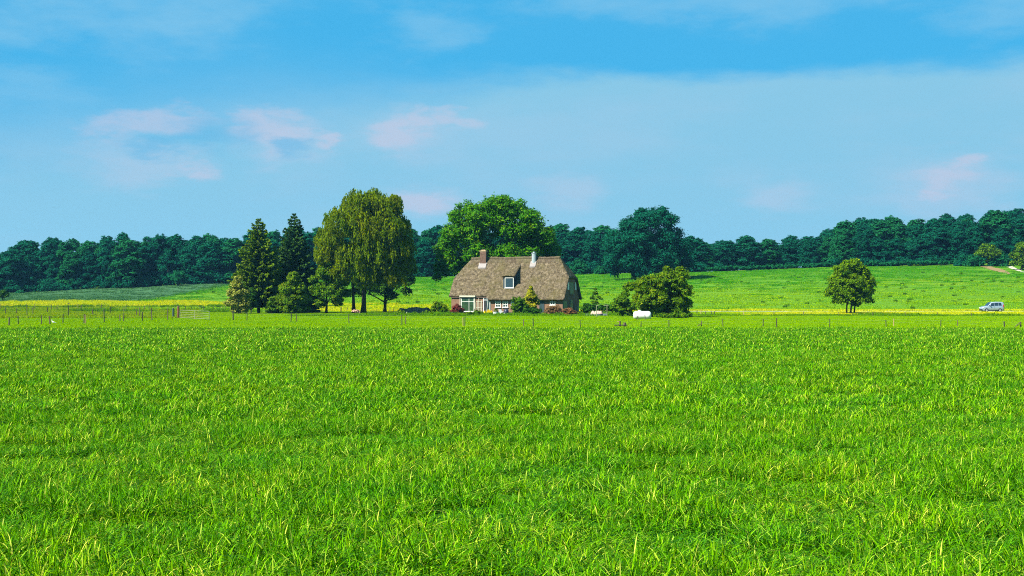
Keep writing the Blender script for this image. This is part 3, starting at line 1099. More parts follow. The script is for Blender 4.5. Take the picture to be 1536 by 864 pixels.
def build_roof():
    """thatch built as one thick skin over both slopes and both half hips"""
    def solid(grid, thick, name):
        pass
    V, Q = [], []

    def patch(G):
        h, w = len(G), len(G[0])
        o = len(V)
        for row in G:
            for p in row:
                V.append(p)
        for i in range(h - 1):
            for j in range(w - 1):
                Q.append((o + i * w + j, o + i * w + j + 1, o + (i + 1) * w + j + 1, o + (i + 1) * w + j))
    x0, x1 = -OV, HL + OV
    hipk = (RZ - HIP_Z) / (HIP_RUN + OV)

    def zlim(x):
        return min(RZ, RZ - max(0, HIP_RUN - x) * hipk, RZ - max(0, x - (HL - HIP_RUN)) * hipk)

    def eave(x):
        # the eave steps down right of the large window
        t = min(1, max(0, (x - 6.55) / 0.35))
        t = t * t * (3 - 2 * t)
        return -0.16 * (1 - t) - 0.62 * t
    cols = sorted(set([round(x, 4) for x in np.linspace(x0, x1, 84)] + [HIP_RUN, HL - HIP_RUN]))
    R_ = 22
    front = [[None] * len(cols) for _ in range(R_)]
    back = [[None] * len(cols) for _ in range(R_)]
    for j, x in enumerate(cols):
        yt = MID - (RZ - zlim(x)) / K_
        for i in range(R_):
            t = i / (R_ - 1)
            y = eave(x) + (yt - eave(x)) * t
            z = slope_z(y)
            z -= 0.22 * math.exp(-t * 6) * 0.0
            front[i][j] = (x, y, z)
            yb = HD + 0.5 + (HD - yt - HD - 0.5) * t
            back[i][j] = (x, yb, slope_z(yb))
    patch(front)
    patch([list(reversed(r)) for r in back])
    for side in (0, 1):
        G = []
        for i in range(13):
            t = i / 12
            z = HIP_Z + (RZ - HIP_Z) * t
            x = (HL + OV - (HIP_RUN + OV) * t) if side else (-OV + (HIP_RUN + OV) * t)
            yf = MID - (RZ - z) / K_
            row = [(x, yf + (HD - 2 * yf) * k / 12, z) for k in range(13)]
            G.append(row if side else list(reversed(row)))
        patch(G)
    me = bpy.data.meshes.new('roof')
    me.from_pydata(V, [], Q)
    bm = bmesh.new()
    bm.from_mesh(me)
    bmesh.ops.remove_doubles(bm, verts=bm.verts, dist=0.02)
    bmesh.ops.recalc_face_normals(bm, faces=bm.faces)
    if sum(fc.normal.z for fc in bm.faces) < 0:
        bmesh.ops.reverse_faces(bm, faces=bm.faces)
    bm.normal_update()
    for v in bm.verts:
        n = mnoise.fractal(v.co * 0.55, 1.0, 2.0, 4)
        n2 = mnoise.noise(v.co * 2.7)
        v.co += v.normal * (0.07 * n + 0.035 * n2)
        # thatch sags a little along the ridge
        v.co.z -= 0.05 * math.sin(v.co.x * 0.9) * max(0, (v.co.z - 6) / 4)
    bm.to_mesh(me)
    bm.free()
    for p in me.polygons:
        p.use_smooth = True
    me.materials.append(M['thatch'])
    roof = link('roof', me, house)
    sd = roof.modifiers.new('thickness', 'SOLIDIFY')
    sd.thickness = 0.32
    sd.offset = -1
    # ridge capping: a roll of turf and reed along the top
    mb = MB()
    pts, rad = [], []
    n = 40
    for i in range(n + 1):
        t = i / n
        x = HIP_RUN - 0.10 + (HL - 2 * HIP_RUN + 0.20) * t
        pts.append((x, MID, RZ - 0.13 - 0.05 * math.sin(x * 0.9) + 0.02 * math.sin(x * 5)))
        rad.append(0.30 * (1 + 0.07 * math.sin(x * 7.0) + 0.05 * math.sin(x * 17)))
    mb.tube(pts, rad, 10)
    mb.build('ridge_cap', M['thatch_ridge'], roof, smooth=True)
    # skirt of the ridge lying on the slope
    mb = MB()
    vv, ff = [], []
    m = 60
    for i in range(m + 1):
        x = HIP_RUN - 0.05 + (HL - 2 * HIP_RUN + 0.1) * i / m
        w = 0.70 + 0.10 * math.sin(i * 1.9)
        for yy, off in ((MID - 0.1, 0.06), (MID - w, 0.09), (MID - w - 0.02, -0.05)):
            vv.append((x, yy, slope_z(yy) + off - 0.05 * math.sin(x * 0.9)))
    for i in range(m):
        for k in range(2):
            a = i * 3 + k
            ff.append((a, a + 3, a + 4, a + 1))
    mb.add(vv, ff)
    mb.build('ridge_skirt', M['thatch_ridge'], roof, smooth=True)
    # dark barge edge under the thatch on the right gable
    mb = MB()
    y_h = MID - (RZ - HIP_Z) / K_
    for s in (0, 1):
        a = (HL + OV * 0.6, -0.35, slope_z(-0.35) - 0.44)
        b = (HL + OV * 0.6, y_h, HIP_Z - 0.42)
        if s:
            a = (a[0], HD - a[1], a[2])
            b = (b[0], HD - b[1], b[2])
        MB().tube([a, b], [0.09, 0.09], 4).build('barge_board', M['slate'], house)
    return roof


def window(name, x0, x1, z0, z1, wall, nx, nz, glass='glass', t=0.07, transom=None, parent=None, sill=True, frame='white', mull=None, y=0.0):
    """framed window; wall 'front' (faces -y) or 'gable' (faces +x); each pane is its own piece"""
    par = parent or house

    def put(mb, a0, a1, p0, p1, zz0, zz1):
        if wall == 'front':
            mb.box(a0, a1, y - p1, y - p0, zz0, zz1)
        else:
            mb.box(HL + p0, HL + p1, a0, a1, zz0, zz1)
    fr = MB()
    put(fr, x0, x0 + t, 0.003, 0.09, z0, z1)
    put(fr, x1 - t, x1, 0.003, 0.09, z0, z1)
    put(fr, x0 + t, x1 - t, 0.003, 0.09, z0, z0 + t)
    put(fr, x0 + t, x1 - t, 0.003, 0.09, z1 - t, z1)
    xi = [x0 + t + (x1 - x0 - 2 * t) * i / nx for i in range(nx + 1)]
    zi = [z0 + t + (z1 - z0 - 2 * t) * i / nz for i in range(nz + 1)]
    if transom is not None:
        zi[1] = transom
    if mull is not None:
        xi[1] = mull
    b = t * 0.36
    for xm in xi[1:-1]:
        put(fr, xm - b, xm + b, 0.003, 0.075, z0 + t, z1 - t)
    for zm in zi[1:-1]:
        for i in range(nx):
            put(fr, xi[i] + (b if i else 0), xi[i + 1] - (b if i < nx - 1 else 0), 0.003, 0.073, zm - b, zm + b)
    w = fr.build(name, M[frame], par)
    for i in range(nx):
        for k in range(nz):
            pm = MB()
            put(pm, xi[i] + (b if i else 0), xi[i + 1] - (b if i < nx - 1 else 0), 0.004, 0.03, zi[k] + (b if k else 0), zi[k + 1] - (b if k < nz - 1 else 0))
            pm.build('pane', M[glass], w)
    if sill:
        sm = MB()
        put(sm, x0 - 0.08, x1 + 0.08, 0.003, 0.17, z0 - 0.10, z0 - 0.002)
        sm.build('sill', M['white'], w)
    return w


S_ = F / hy                            # photograph pixels per metre at the near corner


def hx_of(px):
    """distance along the front wall seen at a photograph column"""
    k = (px - 768) / F
    return (k * house.location.y - house.location.x) / (math.cos(TH) + k * math.sin(TH))


def hz_of(py, x):
    d = house.location.y - x * math.sin(TH)
    return EYE + (HORIZON - py) / F * d


def gy_of(px):
    """depth along the right gable seen at a photograph column"""
    k = (px - 768) / F
    ax = house.location.x + HL * math.cos(TH)
    ay = house.location.y - HL * math.sin(TH)
    return (k * ay - ax) / (math.sin(TH) - k * math.cos(TH))


def gz_of(py, y):
    d = house.location.y - HL * math.sin(TH) + y * math.cos(TH)
    return EYE + (HORIZON - py) / F * d


build_walls()
ROOF = build_roof()


def build_house_details():
    # large left window with its box above
    a, b = hx_of(692), hx_of(711.5)
    w = window('window', a, b, hz_of(467.2, a), hz_of(445.8, a), 'front', 2, 2, 'glass_green', 0.09,
               transom=hz_of(452.2, a), mull=a + (b - a) * 0.60)
    bx = MB().box(hx_of(690), hx_of(713.5), -0.32, -0.003, hz_of(445.6, a), hz_of(443.2, a))
    bx.build('awning_box', M['cream'], w)
    for xx in (hx_of(690.4), hx_of(712.4)):
        MB().box(xx - 0.06, xx + 0.06, -0.12, -0.003, hz_of(463, a), hz_of(445.7, a)).build('shutter_rail', M['cream'], w)
    # front door with a light above
    a, b = hx_of(725.2), hx_of(735.6)
    z1 = hz_of(446.6, a)
    zt = hz_of(450.0, a)
    fr = MB()
    t = 0.11
    fr.box(a, a + t, -0.11, -0.003, 0.12, z1).box(b - t, b, -0.11, -0.003, 0.12, z1)
    fr.box(a + t, b - t, -0.11, -0.003, z1 - t, z1).box(a + t, b - t, -0.10, -0.003, zt - 0.05, zt + 0.05)
    d = fr.build('door_frame', M['white'], house)
    MB().box(a + t, b - t, -0.05, -0.004, zt + 0.05, z1 - t).build('pane', M['glass'], d)
    leaf = MB().box(a + t, a + t + 0.42, -0.06, -0.004, 0.12, zt - 0.05).build('door', M['dark'], house)
    rail = MB()
    rail.box(a + t + 0.42, b - t, -0.085, -0.004, 0.12, zt - 0.05)
    rail.build('door_side_panel', M['glass'], house)
    # the door itself stands half open, its white edge leaning across the opening
    MB().tube([(a + 0.62, -0.10, 0.15), (a + 0.86, -0.10, zt - 0.1)], [0.05, 0.05], 4).build('door_edge', M['white'], house)
    MB().box(a - 0.3, b + 0.3, -0.75, -0.035, -0.2, 0.12).build('door_step', plain('worn step', (0.30, 0.27, 0.24), 0.8), house)
    # two small six pane windows and one behind the shrub
    for p0, p1 in ((743.2, 751.2), (754.2, 762.2), (766.5, 774.5)):
        a, b = hx_of(p0), hx_of(p1)
        window('window', a, b, hz_of(461.0, a), hz_of(449.2, a), 'front', 2, 3, 'glass', 0.10)
    a, b = hx_of(825.0), hx_of(833.2)
    window('window', a, b, hz_of(457.6, a), hz_of(450.0, a), 'front', 2, 1, 'glass', 0.11)
    # dark barn doors in the front behind the shrubs
    a, b = hx_of(809), hx_of(816.5)
    dd = MB().box(a, b, -0.06, -0.004, 0.05, hz_of(449, a)).build('barn_door', M['slate'], house)
    for k in range(1, 4):
        xx = a + (b - a) * k / 4
        MB().box(xx - 0.012, xx + 0.012, -0.075, -0.061, 0.1, hz_of(449.5, a)).build('batten', M['green_paint'], dd)
    # trellis laths between window and door
    a, b = hx_of(714.5), hx_of(723)
    tr = MB().box(a, b, -0.20, -0.17, 2.15, 2.22).build('trellis', M['cream'], house)
    MB().box(a, b, -0.20, -0.17, 1.1, 1.16).build('lath', M['cream'], tr)
    for k in range(5):
        xx = a + (b - a) * k / 4
        MB().box(xx - 0.035, xx + 0.035, -0.24, -0.201, 0.0, 2.0 + 0.35 * ((k * 7) % 3)).build('lath', M['cream'], tr)
    # right gable: tall green hatch between two white shutters, doors and shutters below
    def gp(name, p0, p1, q0, q1, mat, dep=0.06, par=None):
        y0, y1 = gy_of(p0), gy_of(p1)
        z0, z1 = gz_of(q1, (y0 + y1) / 2), gz_of(q0, (y0 + y1) / 2)
        return MB().box(HL + 0.004, HL + dep, y0, y1, z0, z1).build(name, M[mat], par or house)
    h = gp('hatch_door', 854.6, 860.2, 422.8, 440.6, 'green_paint')
    gp('hatch_sill', 854.2, 860.6, 440.8, 442.0, 'slate', 0.14, h)
    for a_, b_ in ((851.2, 853.4), (862.2, 864.2)):
        gp('white_shutter', a_, b_, 423.2, 434.8, 'white')
    d = gp('stable_door', 844.6, 850.4, 451.8, 465.5, 'green_paint')
    d2 = gp('stable_door', 855.0, 859.0, 450.0, 463.0, 'green_paint', 0.06)
    window('window', gy_of(855.2), gy_of(858.8), gz_of(456, gy_of(857)), gz_of(450.4, gy_of(857)), 'gable', 1, 1, 'glass', 0.12, parent=house, sill=False, frame='green_paint')
    for a_, b_ in ((861.8, 863.6), (864.0, 865.6), (866.0, 867.6)):
        gp('shutter', a_, b_, 459.2, 466.5, 'slate' if a_ < 865 else 'green_paint')
    # dormer
    a, b = hx_of(752.3), hx_of(768.6)
    zs = 4.55
    yf = MID - (RZ - zs) / K_ - 0.10
    zt = 6.45
    yb = MID - (RZ - zt) / K_ + 0.4
    bd = MB()
    v = [(a, yf, zs), (b, yf, zs), (b, yf, zt), (a, yf, zt), (a, yb, zt), (b, yb, zt)]
    yk = yf + 3.35
    zk = slope_z(yk)
    v = []
    for xx in (a, b):
        v += [(xx, yf, zs - 0.05), (xx, yf, zt), (xx, yk, zk - 0.05), (xx, yf + 1.6, slope_z(yf + 1.6) - 0.2)]
    bd.add(v, [(0, 1, 2, 3), (7, 6, 5, 4), (0, 4, 5, 1), (1, 5, 6, 2), (2, 6, 7, 3), (3, 7, 4, 0)])
    dm = bd.build('dormer', M['slate'], house)
    window('window', a + 0.32, b - 0.06, zs - 0.02, zt - 0.16, 'front', 1, 1, 'glass', 0.10, parent=dm, y=yf)
    # catslide thatch over the dormer
    vv, ff = [], []
    ny, nx = 9, 9
    for i in range(ny + 1):
        t = i / ny
        y = yf - 0.32 + (yk + 0.25 - yf + 0.32) * t
        z = zt + 0.02 + (zk + 0.02 - zt) * t - 0.0
        for j in range(nx + 1):
            s = j / nx
            x = a - 0.22 + (b - a + 0.44) * s
            sag = -0.16 * (2 * abs(s - 0.5)) ** 3
            vv.append((x, y, z + 0.20 + sag + 0.03 * mnoise.noise(Vector((x * 2, y * 2, 3)))))
    for i in range(ny):
        for j in range(nx):
            q = i * (nx + 1) + j
            ff.append((q, q + 1, q + nx + 2, q + nx + 1))
    me = bpy.data.meshes.new('dormer_thatch')
    me.from_pydata(vv, [], ff)
    me.materials.append(M['thatch'])
    for p in me.polygons:
        p.use_smooth = True
    dr = link('dormer_thatch', me, dm)
    sd = dr.modifiers.new('thickness', 'SOLIDIFY')
    sd.thickness = 0.24
    sd.offset = -1
    # chimneys near the ridge on the front slope
    def chimney(p0, p1, ytop, yc, mat, flash, cap):
        xa, xb = hx_of(p0) - math.tan(TH) * 0.0, hx_of(p1)
        return xa, xb
    # brick stack: find its place on the slope
    yc = MID - 0.55
    sh = yc * math.sin(TH) / math.cos(TH)
    def xslope(px):
        k = (px - 768) / F
        # ray meets the plane y = yc in house space
        return (k * (house.location.y + yc * math.cos(TH)) - house.location.x - yc * math.sin(TH)) / (math.cos(TH) + k * math.sin(TH))
    xa, xb = xslope(720.2), xslope(730.8)
    dd = house.location.y - xa * math.sin(TH) + yc * math.cos(TH)
    ztop = EYE + (HORIZON - 376.0) / F * dd
    zb = slope_z(yc - 0.5) - 0.3
    w2 = 0.42
    st = MB().box(xa + 0.1, xb - 0.12, yc - w2, yc + w2, zb, ztop - 0.16).build('chimney', plain('sooty chimney brick', (0.11, 0.062, 0.042), 0.9, var=0.25, scale=3), ROOF)
    capm = MB()
    capm.box(xa + 0.03, xb - 0.05, yc - w2 - 0.07, yc + w2 + 0.07, ztop - 0.158, ztop)
    capm.box(xa + 0.3, xb - 0.3, yc - 0.2, yc + 0.2, ztop + 0.002, ztop + 0.16)
    capm.build('chimney_cap', plain('weathered cap stone', (0.34, 0.25, 0.15), 0.9, var=0.2), ROOF)
    fl = MB()
    yf0 = yc - w2 - 0.55
    fl.add([(xa - 0.05, yf0, slope_z(yf0) + 0.16), (xb + 0.02, yf0, slope_z(yf0) + 0.16), (xb + 0.02, yc - w2 + 0.1, slope_z(yc - w2 + 0.1) + 0.22), (xa - 0.05, yc - w2 + 0.1, slope_z(yc - w2 + 0.1) + 0.22),
            (xa - 0.05, yf0, slope_z(yf0) - 0.06), (xb + 0.02, yf0, slope_z(yf0) - 0.06), (xb + 0.02, yc - w2 + 0.1, slope_z(yc - w2 + 0.1) - 0.06), (xa - 0.05, yc - w2 + 0.1, slope_z(yc - w2 + 0.1) - 0.06)],
           [(0, 1, 2, 3), (4, 7, 6, 5), (0, 4, 5, 1), (1, 5, 6, 2), (2, 6, 7, 3), (3, 7, 4, 0)])
    fl.build('chimney_flashing', M['lead'], ROOF)
    # pale metal flue
    xa, xb = xslope(797.4), xslope(804.6)
    xm = (xa + xb) / 2
    dd = house.location.y - xa * math.sin(TH) + yc * math.cos(TH)
    ztop = EYE + (HORIZON - 378.4) / F * dd
    MB().lathe([(0.40, zb), (0.40, ztop - 0.25), (0.46, ztop - 0.23), (0.46, ztop - 0.1), (0.20, ztop - 0.08), (0.20, ztop + 0.1)], 12, (xm, yc, 0)).build('flue', M['zinc'], ROOF, smooth=False)
    fl = MB()
    yf0 = yc - 0.85
    fl.add([(xa - 0.12, yf0, slope_z(yf0) + 0.16), (xb + 0.05, yf0, slope_z(yf0) + 0.16), (xb + 0.05, yc - 0.1, slope_z(yc - 0.1) + 0.2), (xa - 0.12, yc - 0.1, slope_z(yc - 0.1) + 0.2),
            (xa - 0.12, yf0, slope_z(yf0) - 0.06), (xb + 0.05, yf0, slope_z(yf0) - 0.06), (xb + 0.05, yc - 0.1, slope_z(yc - 0.1) - 0.06), (xa - 0.12, yc - 0.1, slope_z(yc - 0.1) - 0.06)],
           [(0, 1, 2, 3), (4, 7, 6, 5), (0, 4, 5, 1), (1, 5, 6, 2), (2, 6, 7, 3), (3, 7, 4, 0)])
    fl.build('flue_flashing', M['lead'], ROOF)
    # black line of the gutter under the eaves
    gt = MB()
    gt.tube([(0.0, -0.10, slope_z(0) - 0.50), (6.5, -0.10, slope_z(0) - 0.50)], [0.06, 0.06], 6)
    gt.build('gutter', M['dark'], house)
    gt = MB()
    gt.tube([(6.9, -0.10, slope_z(-0.5) - 0.36), (HL, -0.10, slope_z(-0.5) - 0.36)], [0.06, 0.06], 6)
    gt.build('gutter', M['dark'], house)


build_house_details()

# ------------------------------------------------------------------ trees of the farm
tree_from_lobes('chestnut_tree', 'big round bright green tree rising behind the thatched farmhouse', 'tree', 745, 264,
                [(738, 310, 20), (757, 307, 14), (700, 318, 20), (684, 326, 13), (778, 316, 17), (798, 332, 17), (815, 352, 16), (824, 374, 14),
                 (678, 352, 19), (668, 380, 17), (662, 404, 13), (655, 417, 8), (704, 348, 26), (740, 342, 28), (778, 352, 25), (715, 380, 28), (762, 386, 28),
                 (803, 378, 20), (685, 398, 18), (826, 398, 12), (700, 410, 16), (818, 362, 17), (830, 382, 13), (835, 397, 9), (800, 346, 20), (790, 328, 17), (672, 366, 16), (755, 325, 22), (720, 328, 20)],
                M['chestnut'], 60000, 0.42, (0.55, 9), None, 0.85, None, 21, clump=(0.24, 0.42), density=1.5)


def willow(name, label, px, d, circles, mat, n_str, seed):
    r = np.random.default_rng(seed)
    s = F / d
    gx = PX(px, d)
    gz = tz(gx, d)
    root = empty(name, (gx, d, gz))
    tag(root, label, 'tree')
    L = []
    C = np.array([((a - px) / s, (HORIZON - b) / s + EYE - gz, c / s * 1.1) for a, b, c in circles])
    hw = np.abs(C[:, 0]).max()
    zc, hz = C[:, 1].mean(), (C[:, 1].max() - C[:, 1].min()) / 2
    for (x, z, R) in C:
        q = max(0, 1 - (x / (hw * 1.15)) ** 2 - 0.6 * ((z - zc) / (hz * 1.2)) ** 2)
        ys = 0.85 * hw * math.sqrt(q)
        L.append((x, 0, z, R))
        if ys > R * 0.4:
            L.append((x + r.normal(0, 0.3), -ys * 0.65, z - R * 0.2, R * 0.9))
            L.append((x + r.normal(0, 0.3), ys * 0.65, z - R * 0.2, R * 0.9))
    L = np.array(L)
    w = L[:, 3] ** 2
    pk = r.choice(len(L), n_str, p=w / w.sum())
    # every strand belongs to a tassel so that the crown breaks into hanging bunches
    nt_ = n_str // 10
    tp = r.choice(len(L), nt_, p=w / w.sum())
    td = unit(r.normal(size=(nt_, 3)))
    td[:, 2] = np.abs(td[:, 2]) * 1.0 - 0.12
    td = unit(td)
    tc = L[tp, :3] + td * (L[tp, 3] * r.uniform(0.75, 1.03, nt_))[:, None]
    tl = r.uniform(0.6, 1.7, nt_)
    tv = r.normal(0, 0.13, nt_)
    own = r.integers(0, nt_, n_str)
    P, A, v = [], [], []
    start = tc[own] + r.normal(0, 0.28, (n_str, 3))
    ln = tl[own] * r.uniform(0.6, 1.15, n_str)
    drift = td[own] * np.array([1, 1, 0]) * 0.25 + r.normal(0, 0.08, (n_str, 3)) * np.array([1, 1, 0])
    for k in range(9):
        t = k / 8
        p = start + drift * (t * ln)[:, None] ** 0.7
        p[:, 2] += 0.35 * np.sin(min(1, t * 2.5) * np.pi) * 0.6 - t * ln
        P.append(p + r.normal(0, 0.05, (n_str, 3)))
        a = np.column_stack([r.normal(0, 0.35, (n_str, 2)), -np.ones(n_str)])
        if k < 2:
            a[:, :2] += td[own, :2] * 1.2
        A.append(a)
        v.append(np.clip(0.5 + tv[own] + r.normal(0, 0.16, n_str), 0, 1))
    P, A, v = np.concatenate(P), np.concatenate(A), np.concatenate(v)
    keep = P[:, 2] > 2.2
    P, A, v = P[keep], A[keep], v[keep]
    sz = r.uniform(0.32, 0.60, len(P))
    V, Q = cards_axis(P, A, sz, sz * 0.34, r)
    # inner leaves fill the body
    ni = 24000
    pk = r.integers(0, len(L), ni)
    Pi = L[pk, :3] + unit(r.normal(size=(ni, 3))) * (L[pk, 3] * r.uniform(0.55, 0.98, ni))[:, None]
    V2, Q2 = cards_axis(Pi, np.column_stack([r.normal(0, 0.4, (ni, 2)), -np.ones(ni)]), np.full(ni, 0.6), np.full(ni, 0.22), r)
    vv = np.concatenate([np.repeat(v, 4), np.repeat(np.clip(r.normal(0.45, 0.18, ni), 0, 1), 4)])
    link('crown', np_mesh('crown', np.concatenate([V, V2]), np.concatenate([Q, Q2 + len(V)]), mat, {'v': vv}), root)
    tg = [tuple(L[i, :3] + np.array([0, 0, L[i, 3] * 0.4])) for i in r.choice(len(L), 16, replace=False)]
    link('trunk', trunk_mesh('trunk', M['bark_dark'], 0.48, 10, tg, r, [(0, 0, 1.0), (-1.6, 0.4, 0.66)]), root)
    return root


willow('weeping_willow', 'tall olive green weeping tree with hanging twigs left of the farmhouse', 545, 256,
       [(560, 300, 16), (536, 305, 20), (584, 310, 14), (592, 300, 7), (512, 332, 22), (494, 358, 18), (488, 384, 14), (545, 338, 26), (584, 342, 24), (601, 372, 18),
        (608, 398, 13), (575, 325, 20), (560, 360, 24), (600, 340, 16), (568, 382, 26), (530, 384, 24), (548, 412, 20), (590, 412, 18), (512, 406, 16), (490, 404, 10)],
       M['willow'], 9500, 31)
tree_from_lobes('beech_tree', 'dark round tree standing behind and right of the weeping tree', 'tree', 577, 274,
                [(595, 395, 22), (606, 420, 14), (578, 425, 18), (556, 432, 15), (610, 438, 9), (585, 442, 10), (540, 436, 11), (560, 405, 20), (590, 370, 16), (525, 440, 8)],
                M['dark_leaf'], 22000, 0.38, (0.34, 6), None, 0.8, None, 33, 'bark_dark')
tree_from_lobes('young_maple', 'mid green leafy tree between the shrub and the weeping tree', 'tree', 489, 255,
                [(490, 412, 16), (500, 436, 18), (478, 436, 13), (512, 424, 12), (506, 452, 10), (482, 455, 9), (494, 398, 10), (520, 440, 8), (470, 420, 8)],
                M['mid_leaf'], 16000, 0.34, (0.26, 4.5), None, 0.8, None, 34, 'bark_dark')


def spruce(name, label, px, d, top, width, mat, seed, base=0.10, n_tier=26):
    r = np.random.default_rng(seed)
    s = F / d
    gx = PX(px, d)
    gz = tz(gx, d)
    H = (HORIZON - top) / s + EYE - gz
    R = width / s / 2 * 1.12
    root = empty(name, (gx, d, gz))
    tag(root, label, 'tree')
    mb = MB()
    mb.tube([(0, 0, -0.2), (0.03, 0, H * 0.4), (0, 0.04, H * 0.8), (0, 0, H * 0.995)], [0.30, 0.22, 0.10, 0.02], 8)
    P, A, v, Ls = [], [], [], []
    for i in range(n_tier):
        f = i / (n_tier - 1)
        z = H * (base + (0.985 - base) * f)
        rr = R * (1.02 - f) ** 0.66 * (0.62 + 0.38 * min(1, f * 6 + 0.35)) * r.uniform(0.86, 1.08)
        nb = max(5, int(12 * (1 - f) + 5))
        a0 = r.uniform(0, 6.28)
        for b in range(nb):
            a = a0 + 6.283 * b / nb + r.normal(0, 0.16)
            ln = rr * r.uniform(0.72, 1.12)
            dirv = np.array([math.cos(a), math.sin(a), 0.0])
            rise = 0.30 * f + 0.02
            tip = np.array([0, 0, z]) + dirv * ln + np.array([0, 0, ln * (rise - 0.16)])
            m = max(10, int(38 * ln))
            t = r.random(m) ** 0.62
            sag = -0.20 * np.sin(t * np.pi) * ln * 0.5
            cpos = np.array([0, 0, z]) + (tip - np.array([0, 0, z])) * t[:, None]
            cpos[:, 2] += sag
            lat = np.array([-dirv[1], dirv[0], 0])
            wd = 0.34 * ln * (1.05 - t) * 0.8 + 0.10
            off = r.normal(0, 0.55, m) * wd
            cpos = cpos + lat * off[:, None]
            cpos[:, 2] += r.normal(-0.06, 0.10, m) - np.abs(off) * 0.25
            ax = dirv * 0.8 + lat * (off / (np.abs(off).max() + 0.1))[:, None] * 0.8 + np.column_stack([r.normal(0, 0.2, (m, 2)), r.normal(-0.22, 0.25, m)])
            P.append(cpos)
            A.append(ax)
            Ls.append(r.uniform(0.36, 0.66, m) * (0.7 + 0.3 * (1 - f)))
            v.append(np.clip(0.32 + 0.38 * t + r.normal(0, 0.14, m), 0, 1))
            if b % 2 == 0 and ln > 0.8:
                mb.tube([(0, 0, z), tuple(np.array([0, 0, z]) * 0.5 + tip * 0.5 + np.array([0, 0, -0.05 * ln])), tuple(tip * 0.9 + np.array([0, 0, z]) * 0.1)], [0.05, 0.03, 0.01], 4, False)
    P, A, v, Ls = np.concatenate(P), np.concatenate(A), np.concatenate(v), np.concatenate(Ls)
    V, Q = cards_axis(P, A, Ls, Ls * 0.56, r)
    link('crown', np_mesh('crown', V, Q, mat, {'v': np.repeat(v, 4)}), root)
    mb.build('trunk', M['bark_dark'], root, smooth=True)
    return root


spruce('spruce_tree', 'left one of the two tall conifers, with lighter green branches', 388, 256, 327, 84, M['spruce'], 41, 0.13, 30)
spruce('spruce_tree', 'darker pointed conifer, right one of the pair beside the weeping tree', 441, 263, 319, 84, M['spruce_dark'], 42, 0.06, 32)
tree_from_lobes('flowering_shrub', 'pale cream flowering shrub left of the conifers', 'shrub', 357, 248,
                [(356, 428, 10), (350, 440, 10), (362, 440, 11), (346, 455, 8), (357, 455, 11), (368, 456, 9), (353, 466, 7), (364, 466, 8), (357, 418, 6)],
                M['pale_leaf'], 9000, 0.28, (0.12, 2.5), None, 0.9, None, 43, density=0.8, crown_name='foliage', trunk_name='stem')
tree_from_lobes('dark_shrub', 'dark green shrub growing against the pale flowering shrub', 'shrub', 376, 252,
                [(374, 445, 10), (382, 455, 8), (372, 460, 9), (378, 437, 7)],
                M['dark_leaf'], 5000, 0.28, (0.10, 2.5), None, 0.9, None, 44, density=0.8, crown_name='foliage', trunk_name='stem')
tree_from_lobes('broad_shrub', 'dense cone shaped green shrub in front of the dark conifer', 'shrub', 440, 248,
                [(440, 420, 10), (432, 434, 12), (449, 434, 12), (426, 450, 12), (441, 450, 15), (456, 450, 11), (430, 464, 9), (446, 464, 10), (460, 464, 7), (440, 412, 6), (421, 462, 6)],
                M['bush_leaf'], 14000, 0.28, (0.14, 3.0), None, 0.9, None, 45, density=1.0, crown_name='foliage', trunk_name='stem')
tree_from_lobes('small_shrub', 'small green bush between the two conifer trunks', 'shrub', 407, 250,
                [(407, 456, 7), (403, 464, 6), (412, 463, 6), (408, 448, 4)],
                M['mid_leaf'], 2600, 0.24, (0.05, 1.2), None, 0.9, None, 46, density=0.6, crown_name='foliage', trunk_name='stem')
tree_from_lobes('round_shrub', 'loose round green shrub left of the farmhouse corner', 'shrub', 658, 246,
                [(657, 458, 8), (651, 464, 6), (665, 463, 7), (660, 467, 7)],
                M['bush_leaf'], 3600, 0.24, (0.05, 1.3), [(0, 0, 1), (0.4, 0, .8), (-.4, .2, .8)], 0.9, None, 47, density=0.7, crown_name='foliage', trunk_name='stem')
tree_from_lobes('red_shrub', 'wine red shrub at the left front corner of the farmhouse', 'shrub', 687, 239,
                [(686, 464, 8), (681, 468, 6), (692, 467, 6), (687, 470, 6)],
                M['red_leaf'], 4200, 0.2, (0.04, 0.9), [(0, 0, 1), (0.3, 0, .8), (-.3, .1, .8)], 0.8, None, 48, density=0.7, crown_name='foliage', trunk_name='stem')
tree_from_lobes('flower_bed', 'bright yellow flowering plant below the front door', 'flowers', 732, 234,
                [(728, 470, 4), (734, 469, 5), (739, 472, 4), (725, 472, 3)],
                M['flower_yellow'], 2600, 0.16, (0.02, 0.4), [(0, 0, 1), (0.4, 0, .8), (-.4, .1, .8)], 0.9, None, 49, density=0.6, crown_name='blossom', trunk_name='stem')
tree_from_lobes('pink_flowers', 'pale pink flowering plant at the foot of the weeping tree', 'flowers', 533, 252,
                [(531, 467, 3), (535, 467, 3.2), (538, 469, 2.2)],
                M['flower_pink'], 900, 0.16, (0.02, 0.3), [(0, 0, 1), (0.3, 0, .8)], 0.9, None, 50, density=0.5, crown_name='blossom', trunk_name='stem')
tree_from_lobes('golden_conifer', 'golden yellow conifer in front of the farmhouse wall', 'shrub', 797, 233,
                [(797, 438, 6), (796, 446, 9), (801, 452, 10), (790, 455, 8), (797, 462, 11), (796, 431, 3)],
                M['gold_leaf'], 8000, 0.24, (0.10, 2.5), None, 0.9, None, 51, density=0.9, crown_name='foliage', trunk_name='stem')
tree_from_lobes('green_shrub', 'leafy green shrub left of the golden conifer', 'shrub', 780, 230,
                [(779, 454, 9), (773, 460, 7), (785, 462, 9), (776, 468, 8), (788, 470, 8), (771, 450, 5)],
                M['mid_leaf'], 6500, 0.24, (0.08, 1.8), None, 0.9, None, 52, density=0.8, crown_name='foliage', trunk_name='stem')
